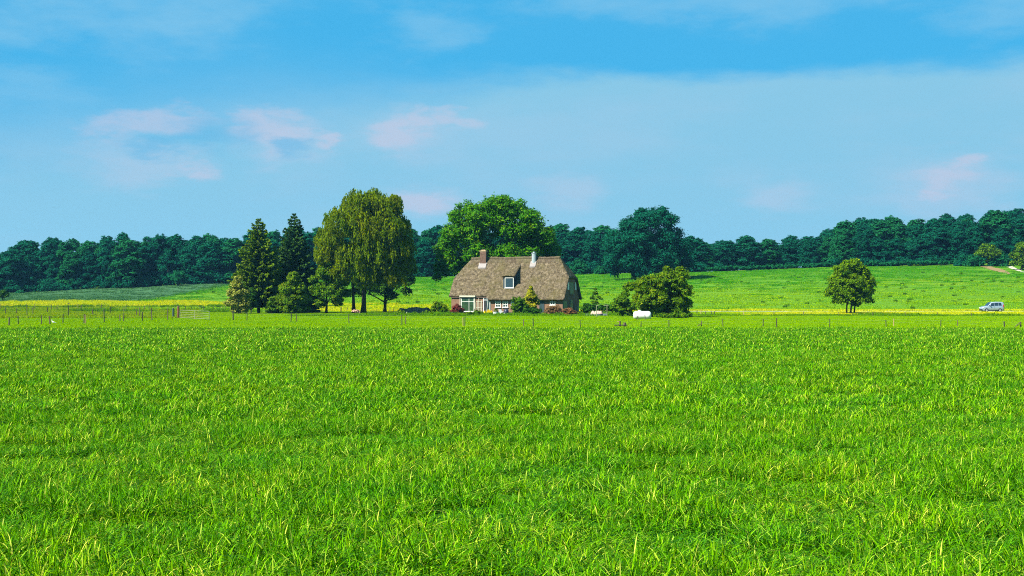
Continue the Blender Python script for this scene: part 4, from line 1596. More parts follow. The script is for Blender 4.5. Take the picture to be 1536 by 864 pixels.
tree_from_lobes('dark_garden_shrub', 'dark green shrub at the foot of the golden conifer', 'shrub', 797, 226,
                [(790, 470, 7), (799, 468, 8), (807, 469, 7), (795, 474, 6)],
                M['dark_leaf'], 4000, 0.24, (0.06, 0.9), None, 0.9, None, 53, density=0.7, crown_name='foliage', trunk_name='stem')
tree_from_lobes('dry_shrub', 'dry brown shrub below the small right-hand window', 'shrub', 828, 230,
                [(824, 464, 6), (832, 462, 7), (838, 466, 6), (820, 468, 5), (829, 468, 7)],
                M['brown_leaf'], 4200, 0.20, (0.05, 1.0), None, 0.8, None, 54, density=0.7, aspect=0.35, crown_name='foliage', trunk_name='stem')
tree_from_lobes('rusty_shrub', 'rusty red shrub in front of the gable corner', 'shrub', 852, 228,
                [(848, 467, 5), (855, 467, 6), (861, 470, 5), (851, 471, 5)],
                M['rust_leaf'], 3200, 0.20, (0.05, 0.8), None, 0.8, None, 55, density=0.7, aspect=0.4, crown_name='foliage', trunk_name='stem')
for i, (a, b, rr, lab) in enumerate([(704, 471, 5, 'low green garden plant below the large left window'), (716, 470, 5.5, 'low green garden plant left of the yellow flowers'),
                                     (817, 472, 5, 'low leafy plant in front of the dry brown shrub'), (836, 473, 5, 'low leafy plant between the brown and the rusty shrub'),
                                     (866, 472, 5, 'low leafy plant below the gable shutters'), (748, 474, 3, 'tiny plant in front of the white planter'), (601, 468, 4, 'bushy plant at the left end of the dark heap'), (622, 470.5, 3.5, 'low plant before the middle of the dark heap'), (639, 469, 4, 'low plant before the right end of the dark heap')]):
    tree_from_lobes('garden_plant', lab, 'plant', a, 226 + (i % 3) * 3, [(a, b, rr), (a - rr, b + 1.5, rr * 0.7), (a + rr, b + 1, rr * 0.75)],
                    M['mid_leaf'] if i % 2 else M['bush_leaf'], 1500, 0.2, (0.03, 0.4), None, 0.9, 'low plants along the garden edge', 60 + i, density=0.5, crown_name='foliage', trunk_name='stem')
# right of the house
tree_from_lobes('hedge', 'dark trimmed hedge behind the washing poles', 'hedge', 896, 240,
                [(880, 462, 8), (890, 463, 8), (900, 463, 8), (910, 462, 8), (920, 462, 8), (876, 466, 7), (928, 464, 7)],
                M['dark_leaf'], 9000, 0.24, (0.08, 0.9), [(0, 0, 1), (2.2, 0, 1), (-1.8, 0, 1)], 0.35, None, 70, density=0.8, crown_name='foliage', trunk_name='stem')
tree_from_lobes('sapling', 'thin young tree standing above the hedge beside the farmhouse', 'tree', 893, 246,
                [(893, 440, 4), (889, 448, 5), (898, 448, 5), (893, 454, 5), (893, 434, 2.5)],
                M['mid_leaf'], 1500, 0.24, (0.05, 2.6), None, 0.9, None, 71, density=0.6)
tree_from_lobes('big_bush', 'large yellow green bushy tree right of the white tank', 'tree', 995, 207,
                [(1003, 416, 14), (1022, 414, 12), (1012, 424, 16), (985, 424, 15), (962, 430, 14), (945, 430, 8), (1024, 436, 14), (990, 446, 20), (962, 450, 16), (1018, 454, 16),
                 (985, 464, 13), (1008, 466, 13), (1030, 456, 9), (965, 466, 9), (1028, 470, 8), (1000, 402, 4), (1020, 404, 5), (970, 420, 8)],
                M['bush_leaf'], 46000, 0.27, (0.20, 3.2), [(0, 0, 1), (1.4, 0.2, .9), (-1.5, .2, .85), (.5, -.4, .7)], 0.8, None, 72, clump=(0.26, 0.42), density=1.4)
tree_from_lobes('low_shrub', 'dark leafy shrub between the hedge and the white tank', 'shrub', 934, 214,
                [(935, 452, 11), (926, 460, 9), (944, 460, 10), (932, 467, 9), (945, 470, 6), (938, 441, 6)],
                M['mid_leaf'], 9000, 0.26, (0.10, 2.0), None, 0.9, None, 73, density=0.9, crown_name='foliage', trunk_name='stem')
tree_from_lobes('mound_shrub', 'low green mound of leaves just right of the white tank', 'shrub', 992, 196,
                [(988, 474, 5), (996, 474, 5), (1003, 475, 5), (1012, 474, 6), (1024, 474, 7), (1034, 475, 6)],
                M['mid_leaf'], 5000, 0.2, (0.05, 0.5), None, 0.7, None, 74, density=0.6, crown_name='foliage', trunk_name='stem')
tree_from_lobes('field_maple', 'lone round tree with several stems standing beside the road', 'tree', 1276, 246,
                [(1275, 400, 11), (1288, 404, 11), (1262, 404, 10), (1256, 424, 15), (1278, 422, 17), (1298, 424, 14), (1249, 438, 9), (1303, 438, 10), (1272, 442, 16),
                 (1292, 446, 14), (1258, 450, 9), (1284, 455, 7), (1304, 452, 7), (1268, 393, 4), (1296, 410, 8), (1282, 393, 7), (1266, 430, 14), (1288, 430, 14), (1256, 414, 9), (1298, 414, 9)],
                M['maple'], 34000, 0.30, (0.17, 4.2), [(0, 0, 1), (-0.6, 0.1, .9), (0.55, 0.1, 0.9)], 0.85, None, 75, clump=(0.24, 0.40), density=1.3)
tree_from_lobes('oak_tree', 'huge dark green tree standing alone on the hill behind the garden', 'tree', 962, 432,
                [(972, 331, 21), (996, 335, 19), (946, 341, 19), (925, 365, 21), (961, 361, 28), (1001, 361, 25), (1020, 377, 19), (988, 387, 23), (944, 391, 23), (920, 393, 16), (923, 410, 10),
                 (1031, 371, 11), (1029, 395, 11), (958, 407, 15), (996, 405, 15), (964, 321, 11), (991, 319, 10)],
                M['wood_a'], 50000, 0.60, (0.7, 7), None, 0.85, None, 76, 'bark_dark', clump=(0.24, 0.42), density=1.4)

# ------------------------------------------------------------------ the far wood


def wood_variant(seed, mat, H=18.0, R=4.8, n=16000, leaf=0.50):
    r = np.random.default_rng(seed)
    lobes = []
    nl = 17
    for i in range(nl):
        f = (i + 0.5) / nl
        z = H * (0.07 + 0.81 * f)
        prof = math.sin(math.pi * min(1, (0.30 + 0.66 * f)) ** 0.95)
        a = r.uniform(0, 6.28)
        rr = R * max(0.12, prof) * r.uniform(0.45, 0.8)
        lobes.append((rr * math.cos(a), rr * math.sin(a), z, R * r.uniform(0.30, 0.50)))
    lobes.append((0, 0, H * 0.90, R * 0.36))
    lobes.append((r.normal(0, .5), r.normal(0, .5), H * 0.70, R * 0.6))
    lobes.append((r.normal(0, .5), r.normal(0, .5), H * 0.45, R * 0.7))
    lobes.append((0, 0, H * 0.20, R * 0.72))
    lobes.append((r.normal(0, 1.2), r.normal(0, 1.2), H * 0.06, R * 0.62))
    P, Nn, v, cc, cr = lobe_leaves(lobes, n, leaf, r, (0.24, 0.42), 0.9)
    sz = leaf * r.uniform(0.65, 1.35, n)
    V, Q = cards(P, Nn, sz, sz * 0.68, r)
    crown = np_mesh('crown', V, Q, mat, {'v': np.repeat(v, 4)})
    tg = [tuple(l[:3]) for l in lobes[:8]]
    return crown, trunk_mesh('trunk', M['bark_dark'], 0.32, H * 0.6, tg, r)


TOPX = [-80, 0, 30, 60, 95, 125, 160, 185, 215, 260, 300, 345, 420, 500, 620, 660, 840, 880, 920, 1050, 1080, 1110, 1150, 1180, 1240, 1252, 1285, 1330, 1365, 1395, 1415, 1440, 1480, 1540, 1640]
TOPY = [372, 368, 352, 345, 351, 358, 352, 346, 350, 347, 349, 347, 338, 335, 333, 331, 334, 333, 336, 350, 355, 349, 347, 351, 348, 332, 323, 320, 327, 324, 314, 318, 313, 309, 308]


def wood_label(px, row):
    tail = 'front edge' if row < 2 else 'deeper in'
    for lim, where in ((55, 'at its far left end'), (110, 'under its leftmost dome'), (185, 'above the grey green field'), (270, 'above the field gate'), (350, 'just left of the conifers'),
                       (480, 'behind the conifers'), (640, 'behind the weeping tree'), (850, 'behind the farmhouse'), (930, 'left of the huge hill tree'), (1060, 'behind the huge hill tree'),
                       (1150, 'on the low crest'), (1250, 'left of the tall right part'), (1345, 'above the lone roadside tree'), (1440, 'above the low hedges'), (9999, 'on the high right slope')):
        if px < lim:
            return 'far wood tree ' + where + ', ' + tail


def build_wood():
    r = np.random.default_rng(5)
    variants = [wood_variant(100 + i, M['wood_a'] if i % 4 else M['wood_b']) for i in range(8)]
    placed = 0
    for row, (d0, step, dy) in enumerate(((482, 6.6, 4), (492, 6.8, 5), (506, 7.6, 3), (526, 8.5, 3), (552, 9.5, 1), (585, 11, 0))):
        x = PX(-70, d0)
        while x < PX(1610, d0):
            px = x / d0 * F + 768
            d = d0 + r.uniform(-4, 4)
            skip = (row >= 4 and px < 1225)
            if 1060 < px < 1245 and row < 2:
                d += 60                          # the wood stands back behind the crest here
            xx = PX(px, d)
            z = tz(xx, d)
            top = np.interp(px, TOPX, TOPY)
            if not skip:
                h_full = EYE + (HORIZON - top) / F * d - z
                jit = r.uniform(0.78, 1.0) if row else r.uniform(0.62, 0.92)
                h = h_full * jit
                if row == 0 and px > 1250:
                    h *= 0.78
                h = min(max(h, 7.5), 27)
                k = int(r.integers(0, len(variants)))
                root = empty('wood_tree', (xx, d, z), r.uniform(0, 6.28))
                sc = h / 18.0
                wsc = sc ** 0.6 * r.uniform(1.0, 1.75)
                root.scale = (wsc, wsc, sc)
                tag(root, wood_label(px, row), 'tree', 'trees of the far wood')
                link('crown', variants[k][0], root)
                link('trunk', variants[k][1], root)
                placed += 1
            x += step * r.uniform(0.8, 1.2)
    words = ['first', 'second', 'third', 'fourth', 'fifth', 'sixth', 'seventh', 'eighth', 'ninth', 'tenth', 'eleventh', 'twelfth', 'thirteenth', 'fourteenth', 'fifteenth',
             'sixteenth', 'seventeenth', 'eighteenth', 'nineteenth', 'twentieth']
    sets = {}
    for o in COL.objects:
        if o.name.startswith('wood_tree'):
            sets.setdefault(o['label'], []).append(o)
    for lab, lst in sets.items():
        if len(lst) > 1:
            for i, o in enumerate(sorted(lst, key=lambda q: q.location.x / q.location.y)):
                o['label'] = lab + ', ' + words[min(i, 19)] + ' from left'
    return placed


N_WOOD = build_wood()


def build_undergrowth():
    r = np.random.default_rng(77)
    lob = []
    px = -75.0
    while px < 1615:
        d = 478 + r.uniform(-2.0, 3.0)
        if 1060 < px < 1245:
            d += 45
        if not (1475 < px < 1545):
            x = PX(px, d)
            R = r.uniform(1.2, 2.6)
            lob.append((x, d, tz(x, d) + R * 0.55, R))
        px += r.uniform(4.5, 8.5)
    n = 150 * len(lob)
    P, Nn, v, _, _ = lobe_leaves(lob, n, 0.5, r, (0.28, 0.46), 0.7)
    sz = 0.55 * r.uniform(0.65, 1.35, n)
    V, Q = cards(P, Nn, sz, sz * 0.66, r)
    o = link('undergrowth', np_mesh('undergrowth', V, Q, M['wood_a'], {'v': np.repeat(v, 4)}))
    tag(o, 'dark undergrowth along the foot of the far wood', 'undergrowth', kind='stuff')


build_undergrowth()

# bushes along the foot of the wood
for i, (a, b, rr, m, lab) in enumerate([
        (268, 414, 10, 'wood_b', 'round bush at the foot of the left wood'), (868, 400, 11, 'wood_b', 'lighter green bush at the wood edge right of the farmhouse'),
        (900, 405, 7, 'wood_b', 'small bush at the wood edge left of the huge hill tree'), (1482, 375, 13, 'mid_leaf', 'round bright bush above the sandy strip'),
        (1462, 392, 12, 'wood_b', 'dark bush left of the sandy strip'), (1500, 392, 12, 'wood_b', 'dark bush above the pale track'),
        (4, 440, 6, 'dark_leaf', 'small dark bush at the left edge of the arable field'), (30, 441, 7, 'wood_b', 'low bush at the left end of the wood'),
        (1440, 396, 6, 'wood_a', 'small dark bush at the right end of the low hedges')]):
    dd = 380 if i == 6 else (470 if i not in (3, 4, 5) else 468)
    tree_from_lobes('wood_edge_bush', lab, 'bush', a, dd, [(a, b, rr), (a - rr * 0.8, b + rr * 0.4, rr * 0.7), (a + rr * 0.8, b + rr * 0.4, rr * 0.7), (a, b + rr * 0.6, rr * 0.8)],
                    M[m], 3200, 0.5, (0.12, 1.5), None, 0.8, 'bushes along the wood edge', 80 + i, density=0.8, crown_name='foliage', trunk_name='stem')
tree_from_lobes('slope_tree', 'bright green tree at the right edge above the track', 'tree', 1532, 452,
                [(1536, 372, 12), (1524, 384, 8), (1530, 392, 10), (1545, 385, 14), (1520, 396, 6), (1540, 398, 8)],
                M['mid_leaf'], 7000, 0.5, (0.3, 3), None, 0.8, None, 95)


def hedge_row(px0, px1, d, h, label, seed):
    r = np.random.default_rng(seed)
    xa, xb = PX(px0, d), PX(px1, d)
    xm = (xa + xb) / 2
    zm = tz(xm, d)
    root = empty('hedge', (xm, d, zm))
    tag(root, label, 'hedge', 'low hedges along the wood edge')
    lob = []
    n = int((xb - xa) / 1.5)
    for i in range(n + 1):
        x = xa + (xb - xa) * i / n
        lob.append((x - xm, r.normal(0, 0.2), tz(x, d) - zm + h * 0.55 + r.normal(0, 0.1), h * 0.55))
    P, Nn, v, _, _ = lobe_leaves(lob, 260 * n, 0.4, r, (0.3, 0.5), 0.6)
    sz = 0.42 * r.uniform(0.7, 1.3, len(P))
    V, Q = cards(P, Nn, sz, sz * 0.65, r)
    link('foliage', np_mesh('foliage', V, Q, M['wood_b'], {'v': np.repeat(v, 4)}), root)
    mb = MB()
    for i in range(0, n + 1, 3):
        l = lob[i]
        mb.tube([(l[0], 0, l[2] - h * 0.7), (l[0] + 0.1, 0, l[2])], [0.06, 0.03], 5)
    mb.build('stem', M['bark_dark'], root)


hedge_row(1062, 1180, 474, 1.7, 'low hedge along the wood edge left of the lone roadside tree', 201)
hedge_row(1184, 1246, 475, 1.5, 'low hedge ending just left of the lone roadside tree crown', 202)
hedge_row(1300, 1350, 474, 1.6, 'low hedge right of the lone roadside tree crown', 203)
hedge_row(1353, 1432, 474, 1.8, 'long low hedge below the high right wood', 204)

# ------------------------------------------------------------------ fences
M['post'] = plain('weathered post wood', (0.070, 0.052, 0.036), 0.9, var=0.3, scale=5, stretch=(3, 3, 0.5))
M['post_dark'] = plain('dark post wood', (0.030, 0.026, 0.022), 0.9, var=0.3, scale=5, stretch=(3, 3, 0.5))
M['post_pale'] = plain('pale post wood', (0.30, 0.20, 0.10), 0.9, var=0.2, scale=5, stretch=(3, 3, 0.5))
M['post_green'] = plain('green stained post', (0.020, 0.055, 0.040), 0.8, var=0.3, scale=5)
M['post_rust'] = plain('rust brown post', (0.12, 0.045, 0.022), 0.8, var=0.3, scale=5)
M['wire'] = plain('fence wire', (0.25, 0.24, 0.22), 0.5, metal=0.7)
M['gate_metal'] = plain('galvanised gate tube', (0.19, 0.21, 0.11), 0.45, var=0.1)


def post_mesh(i, mat):
    r = random.Random(i)
    mb = MB()
    n = 8
    k = 4
    pts = [(r.uniform(-.01, .01), r.uniform(-.01, .01), -0.35), (0, 0, 0.3), (r.uniform(-.015, .015), 0, 0.7), (0, 0, 0.97), (0.0, 0, 1.0)]
    mb.tube(pts, [1.0, 1.0, 0.95, 0.92, 0.7], n)
    # unit height, unit radius: scaled per post below
    v = [(p[0] if abs(p[0]) > 2 else p[0], p[1], p[2]) for p in mb.v]
    mb.v = v
    return mb.mesh('post', mat, smooth=False)


POSTS = {k: [post_mesh(i, M[k]) for i in range(2)] for k in ('post', 'post_dark', 'post_pale')}


def fence(name, label, posts, dist=None, wires=2, group=None):
    """posts: (px, top py, bottom py, width px, colour) read from the photograph; the foot gives the distance"""
    info = []
    for (px, t, b, w, kind) in posts:
        if dist:
            d = dist(px)
        else:
            d = EYE * F / (b - HORIZON)
        x = PX(px, d)
        g = tz(x, d)
        h = (HORIZON - t) / F * d + EYE - g
        info.append((x, d, g, max(0.5, h), max(0.045, w / F * d / 2), kind))
    root = empty(name, (info[0][0], info[0][1], info[0][2]))
    tag(root, label, 'fence', group)
    ox, oy, oz = root.location
    for i, (x, d, g, h, rad, kind) in enumerate(info):
        o = link('post', POSTS[kind][i % 2], root)
        o.location = (x - ox, d - oy, g - oz)
        o.scale = (rad, rad, h)
        o.rotation_euler = (math.radians(random.uniform(-2, 2)), math.radians(random.uniform(-3, 3)), random.uniform(0, 6))
    for k in range(wires):
        mb = MB()
        for a, b in zip(info[:-1], info[1:]):
            fa = (0.92 - 0.38 * k)
            p, q = [(s[0] - ox, s[1] - oy - s[4], s[2] - oz + min(s[3], 1.25) * fa) for s in (a, b)]
            m = tuple((p[i] + q[i]) / 2 - (0.03 if i == 2 else 0) for i in range(3))
            mb.tube([p, m, q], [0.003] * 3, 3, False)
        mb.build('wire', M['wire'], root)
    return info


D_, P_, L_ = 'post_dark', 'post', 'post_pale'
fence('wire_fence', 'front row of dark posts of the paddock fence left of the gate',
      [(13.5, 476, 488.5, 2.2, P_), (27.5, 473.5, 486.5, 1.5, D_), (62.5, 473, 487, 1.4, D_), (75, 474, 487, 2.2, P_), (94.5, 471, 485.5, 1.4, D_), (126, 471, 485.5, 1.6, D_), (128.2, 472, 485.6, 1.6, L_),
       (156.5, 463, 484, 1.5, D_), (180, 472, 482.5, 1.6, P_), (185.5, 469.5, 483, 1.5, D_), (213.5, 468, 482, 1.5, D_), (228, 461.5, 480.8, 1.7, P_), (251.6, 461, 480, 1.3, P_)])
fence('wire_fence', 'second row of thin posts across the middle of the left paddock',
      [(8.5, 462, 471, 1.2, D_), (24.5, 462.5, 471.5, 1.1, P_), (40.5, 455, 474, 1.2, D_), (49.5, 461, 473, 1.0, P_), (71, 461, 470.5, 1.2, D_), (102.5, 457.5, 475, 1.2, D_), (139, 464, 473.5, 1.5, P_),
       (165.5, 460, 471, 1.2, D_), (186, 461, 470, 1.2, P_), (205, 463.5, 474, 1.3, P_), (209.5, 461, 476, 1.5, P_)])
fence('wire_fence', 'low far row of posts in front of the yellow grass on the left',
      [(1.5, 455, 0, .9, P_), (52, 455.5, 0, .8, P_), (77, 456, 0, 1., P_), (85.5, 458, 0, 1., P_), (117, 456.2, 0, 1.1, P_), (122, 458, 0, 1.2, P_), (152.5, 456.5, 0, 1.2, P_), (189, 456.5, 0, 1., P_),
       (217, 458, 0, .9, P_), (224, 456.5, 0, .9, P_), (262.5, 457, 0, .9, P_), (278, 459, 0, .9, P_), (287, 460, 0, .9, D_), (300, 458, 0, .9, P_), (305.5, 459, 0, .9, D_), (320.5, 459.5, 0, .9, D_), (333, 459.5, 0, 1., L_), (338, 459, 0, .9, P_)],
      dist=lambda px: 300 - px * 0.02)
fence('wire_fence', 'short row of posts under the weeping tree behind the garden',
      [(458, 462, 469.5, 1., L_), (471.5, 462.5, 469.5, 1., L_), (483, 463, 469, .9, P_), (511.5, 460.5, 468, 1.6, D_), (521.5, 461.5, 467, .9, P_), (527, 461.2, 467, 1., P_), (585, 460.5, 468.5, 1., P_), (590, 461, 468.5, .9, P_)])
fence('wire_fence', 'long row of thin posts across the pasture in front of the farmhouse',
      [(350, 467, 480.5, 1.8, D_), (370.5, 468, 480.5, 1.2, D_), (436.5, 469, 483, 1.4, D_), (445, 470, 483, 1.0, P_), (523.5, 471, 485.5, 1.4, D_), (603, 472, 487.5, 1.4, D_), (608.5, 474, 487, .9, P_),
       (694.8, 476, 489, 1.1, L_), (697.2, 474.5, 489.5, 1.2, D_), (785.5, 479, 490, 1.1, P_), (800, 477, 490.5, 1.4, D_), (870.5, 480, 491, 1.2, D_), (961.5, 482, 490.8, 1.1, D_), (1003.5, 480, 491.3, 1.2, D_),
       (1052, 481.5, 490, 1.2, P_), (1084.5, 478.5, 490.6, 1.1, D_), (1144.5, 478, 490.6, 1.3, D_), (1165, 477, 491, 1.7, D_), (1244.5, 478, 490.6, 1.2, D_), (1329, 480, 491, 1.3, D_), (1340.5, 478, 489.6, .9, L_),
       (1411, 480, 490.6, 1.3, D_), (1436.5, 480, 489.6, 1.0, P_), (1506.5, 482, 491, 2.0, D_), (1531, 483, 491.2, 2.0, P_)])
fence('wire_fence', 'small brown posts in the verge beside the road',
      [(1115.5, 467.5, 473.5, 1., L_), (1161, 467.5, 473.5, 1.2, P_), (1205.5, 467.5, 473.5, 1., P_), (1258, 468, 474, .9, P_), (1309, 468, 474, .9, P_), (1358, 468.5, 474, .9, P_), (1406, 468.5, 474, .9, P_), (1457, 469, 474.5, .9, P_)])
for i, (a, t, b, k, lab) in enumerate([(1045.5, 465, 470.5, D_, 'short dark marker post at the left end of the pale road'), (1051.5, 464.5, 471, L_, 'short pale marker post second from the left end of the road'),
                                       (1058.5, 467, 471.5, D_, 'short dark marker post third from the left end of the road'), (1067, 467, 471.5, D_, 'short dark marker post fourth from the left end of the road'), (1071.5, 466.8, 471.3, D_, 'short dark marker post fifth from the left end of the road')]):
    x, d = base_at(a, b)
    o = link('marker_post', POSTS[k][0], None, (x, d, 0))
    o.scale = (0.07, 0.07, (b - t) / F * d)
    tag(o, lab, 'post', 'marker posts beside the road')


def beam(name, p, q, rad, mat, parent=None, n=6):
    mb = MB().tube([p, q], [rad, rad * 0.9], n)
    return mb.build(name, M[mat], parent)


# braced post at the right edge
x, d = base_at(1531, 491.2)
br = beam('fence_brace', (0, 0, -0.1), (0.72, 0.10, 0.55), 0.045, 'post')
br.location = (x - 0.78, d - 0.25, 0)
tag(br, 'slanting wooden brace against the rightmost fence post', 'brace')
x, d = base_at(1052, 490)
br = beam('fence_brace', (0, 0, -0.1), (0.55, 0.08, 0.30), 0.04, 'post')
br.location = (x - 0.62, d - 0.2, 0)
tag(br, 'short leaning wooden strut against the fence post right of the big bush', 'brace')


def build_gate():
    # two stout posts
    for (px, t, b, w, mat, lab) in ((260, 462, 477, 3.6, 'post_green', 'thick dark green gate post left of the metal gate'), (267.5, 459, 477.4, 3.6, 'post_rust', 'thick rust brown gate post at the hinge of the metal gate')):
        x, d = base_at(px, b)
        h = (HORIZON - t) / F * d + EYE
        rad = w / F * d / 2
        mb = MB()
        mb.tube([(0, 0, -0.5), (0, 0, 0.05), (0.01, 0, h * 0.6), (-0.02 if px < 262 else 0, 0, h - 0.05), (-0.02 if px < 262 else 0, 0, h)], [rad, rad, rad * 0.96, rad * 0.94, rad * 0.7], 10)
        o = mb.build('gate_post', M[mat], None, False, 0, (x, d, 0))
        tag(o, lab, 'post')
    # tubular gate standing a little open towards the camera
    xa, da = base_at(270, 477.6)
    xb, db = base_at(314, 480.3)
    L = math.hypot(xb - xa, db - da)
    ang = math.atan2(db - da, xb - xa)
    g = empty('metal_gate', (xa, da, 0.0), ang)
    tag(g, 'pale tubular metal field gate with five rails standing in the pasture', 'gate')
    h = 1.14
    for k, z in enumerate((0.14, 0.36, 0.60, 0.84, h)):
        MB().tube([(0.04, 0, z), (L - 0.04, 0, z)], [0.028, 0.028] if k in (0, 4) else [0.02, 0.02], 6).build('rail', M['gate_metal'], g)
    for xx in (0.04, L - 0.04):
        MB().tube([(xx, 0, 0.08), (xx, 0, h + 0.03)], [0.036, 0.036], 6).build('stile', M['gate_metal'], g)
    MB().tube([(L * 0.52, 0.003, 0.14), (L * 0.52, 0.003, h)], [0.034, 0.034], 6).build('brace', M['gate_metal'], g)
    MB().tube([(L * 0.54, -0.06, -0.05), (L * 0.54, -0.06, 0.52)], [0.07, 0.06], 6).build('drop_bolt', M['gate_metal'], g)
    MB().box(-0.12, 0.05, -0.03, 0.03, h - 0.12, h - 0.06).build('hinge', M['post_dark'], g)


build_gate()

# ------------------------------------------------------------------ things on the land
M['tank'] = plain('white plastic', (0.52, 0.52, 0.51), 0.35, var=0.04, scale=2)
M['tarp'] = plain('dark tarpaulin', (0.004, 0.011, 0.012), 1.0, spec=0.0, var=0.4, scale=3, bump=0.05)
M['tarp_pink'] = plain('faded pinkish cover', (0.36, 0.24, 0.18), 0.7, var=0.15, scale=3)
M['grey_metal'] = plain('grey metal', (0.24, 0.27, 0.29), 0.5, metal=0.5, var=0.2)
M['silver'] = plain('silver car paint', (0.36, 0.42, 0.46), 0.25, metal=0.5, spec=0.6, var=0.02, coat=0.6)
M['black_plastic'] = plain('black plastic', (0.02, 0.022, 0.025), 0.55)
M['rubber'] = plain('tyre rubber', (0.014, 0.014, 0.015), 0.9, spec=0.1)
M['alloy'] = plain('alloy wheel', (0.62, 0.60, 0.56), 0.3, metal=0.7)
M['lamp_red'] = plain('red tail lamp', (0.38, 0.008, 0.014), 0.2, spec=0.7)
M['lamp_clear'] = plain('clear lamp', (0.65, 0.68, 0.70), 0.1, spec=0.8)
M['car_glass'] = plain('dark car glass', (0.012, 0.022, 0.032), 0.05, spec=0.9)


def build_tank():
    x, d = base_at(963.3, 478.5)
    L, R = 2.42, 0.56
    t = empty('white_tank', (x, d, -0.12), math.radians(-4))
    tag(t, 'white plastic tank lying in the grass before the big bush', 'tank')
    mb = MB()
    prof = [(0.02, -L / 2 - 0.0)]
    for k in range(1, 7):
        a = k / 6 * math.pi / 2
        prof.append((R * (0.30 + 0.70 * math.sin(a)), -L / 2 + 0.42 * (1 - math.cos(a))))
    prof += [(R * 1.0, -0.5), (R * 0.985, -0.45), (R * 1.0, -0.4), (R, 0.4), (R * 0.985, 0.45), (R, 0.5)]
    for k in range(6, 0, -1):
        a = k / 6 * math.pi / 2
        prof.append((R * (0.30 + 0.70 * math.sin(a)), L / 2 - 0.42 * (1 - math.cos(a))))
    prof.append((0.02, L / 2))
    mb.lathe(prof, 24, (0, 0, 0.62), 'x')
    mb.v = [(p[0], p[1], 0.62 + (p[2] - 0.62) * (1.0 if p[2] > 0.62 else 1.02)) for p in mb.v]
    mb.build('vessel', M['tank'], t, smooth=True)
    MB().lathe([(0.24, 1.10), (0.24, 1.24), (0.20, 1.26), (0.20, 1.32), (0.05, 1.33)], 16, (-0.35, 0, 0)).build('filler_cap', M['tank'], t)
    for xx in (-0.75, 0.75):
        MB().box(xx - 0.09, xx + 0.09, -0.45, 0.45, -0.05, 0.16).build('foot', M['post_dark'], t)
    for (px, top, bot, lab) in ((957, 474, 480.4, 'thin leaning stake in front of the left half of the white tank'), (968.2, 472.5, 479.4, 'thin leaning stake in front of the right half of the white tank')):
        xx, dd = base_at(px, bot)
        o = link('stake', POSTS['post'][0], None, (xx, dd, 0))
        o.scale = (0.045, 0.045, (bot - top) / F * dd)
        o.rotation_euler = (0, math.radians(-8), 0)
        tag(o, lab, 'stake')


def heap(name, label, cat, px, py, w, h, dep, mat, seed, part, extra=None):
    x, d = base_at(px, py)
    root = empty(name, (x, d, 0))
    tag(root, label, cat)
    n, m = 34, 18
    vv, ff = [], []
    for i in range(n + 1):
        for j in range(m + 1):
            u, v = i / n * 2 - 1, j / m * 2 - 1
            e = (max(0, 1 - abs(u) ** 5.0)) ** 0.6 * (max(0, 1 - abs(v) ** 2.6)) ** 0.6
            p = Vector((u * w / 2, v * dep / 2, 0))
            z = h * e * (0.95 + 0.30 * mnoise.fractal(Vector((p.x * 1.1 + seed, p.y * 1.1, 0)), 1, 2, 3)) + 0.07 * e * mnoise.noise(Vector((p.x * 4, p.y * 4, seed)))
            vv.append((p.x, p.y, z - 0.06))
    for i in range(n):
        for j in range(m):
            q = i * (m + 1) + j
            ff.append((q, q + m + 1, q + m + 2, q + 1))
    me = bpy.data.meshes.new(part)
    me.from_pydata(vv, [], ff)
    me.materials.append(mat)
    for p in me.polygons:
        p.use_smooth = True
    link(part, me, root)
    return root


build_tank()
hp_ = heap('covered_heap', 'long low heap under a dark tarpaulin between weeping tree and farmhouse', 'heap', 621, 471, 6.4, 1.15, 3.2, M['tarp'], 3.0, 'tarpaulin')
for k, (px, t, b) in enumerate(((604.5, 467.5, 472.4), (610, 468, 472.2))):
    xx, dd = base_at(px, b)
    o = link('white_stake', MB().box(-0.06, 0.06, -0.03, 0.03, -0.2, (b - t) / F * dd).mesh('white_stake', M['cream'], bevel=0.008), None, (xx, dd, 0))
    tag(o, ['taller white stake before the left end of the dark heap', 'shorter white stake before the left half of the dark heap'][k], 'stake')

sc_ = heap('garden_heap', 'low jumble under a pinkish cover beside the washing poles', 'heap', 895, 474, 2.0, 0.85, 1.4, M['tarp_pink'], 8.0, 'cover')
for k in range(6):
    r_ = random.Random(30 + k)
    mb = MB().box(-0.28, 0.28, -0.2, 0.2, 0, 0.28 + 0.2 * r_.random(), 0.05)
    o = mb.build('crate', M['grey_metal'] if k % 2 else M['slate'], sc_, False, 0.02)
    o.location = (-1.5 + k * 0.55, -0.75 - 0.1 * (k % 2), -0.02)
    o.rotation_euler = (0, r_.uniform(-.15, .15), r_.uniform(-.6, .6))


def washing_pole(px, top, bot, arm0, arm1, label, flat):
    x, d = base_at(px, bot)
    h = (HORIZON - top) / F * d + EYE
    k = d / F
    root = empty('washing_pole', (x, d, 0))
    tag(root, label, 'pole')
    MB().tube([(0, 0, -0.3), (0, 0, h)], [0.055, 0.05], 8).build('pole', M['gate_metal'], root)
    if flat:
        MB().box((arm0 - px) * k, (arm1 - px) * k, -0.07, 0.07, h + 0.002, h + 0.12).build('cross_arm', M['gate_metal'], root)
    else:
        MB().tube([(0, 0, h - 0.08), (0.12, 0, h + 0.04), ((arm1 - px) * k, 0, h + 0.08)], [0.05, 0.05, 0.045], 7).build('cross_arm', M['gate_metal'], root)


washing_pole(894.6, 458.5, 475.5, 894, 899, 'pale washing pole with a short bent arm right of the farmhouse', False)
washing_pole(910.6, 458.4, 474.4, 905.4, 912.6, 'pale washing pole with a flat cross arm right of the pinkish heap', True)

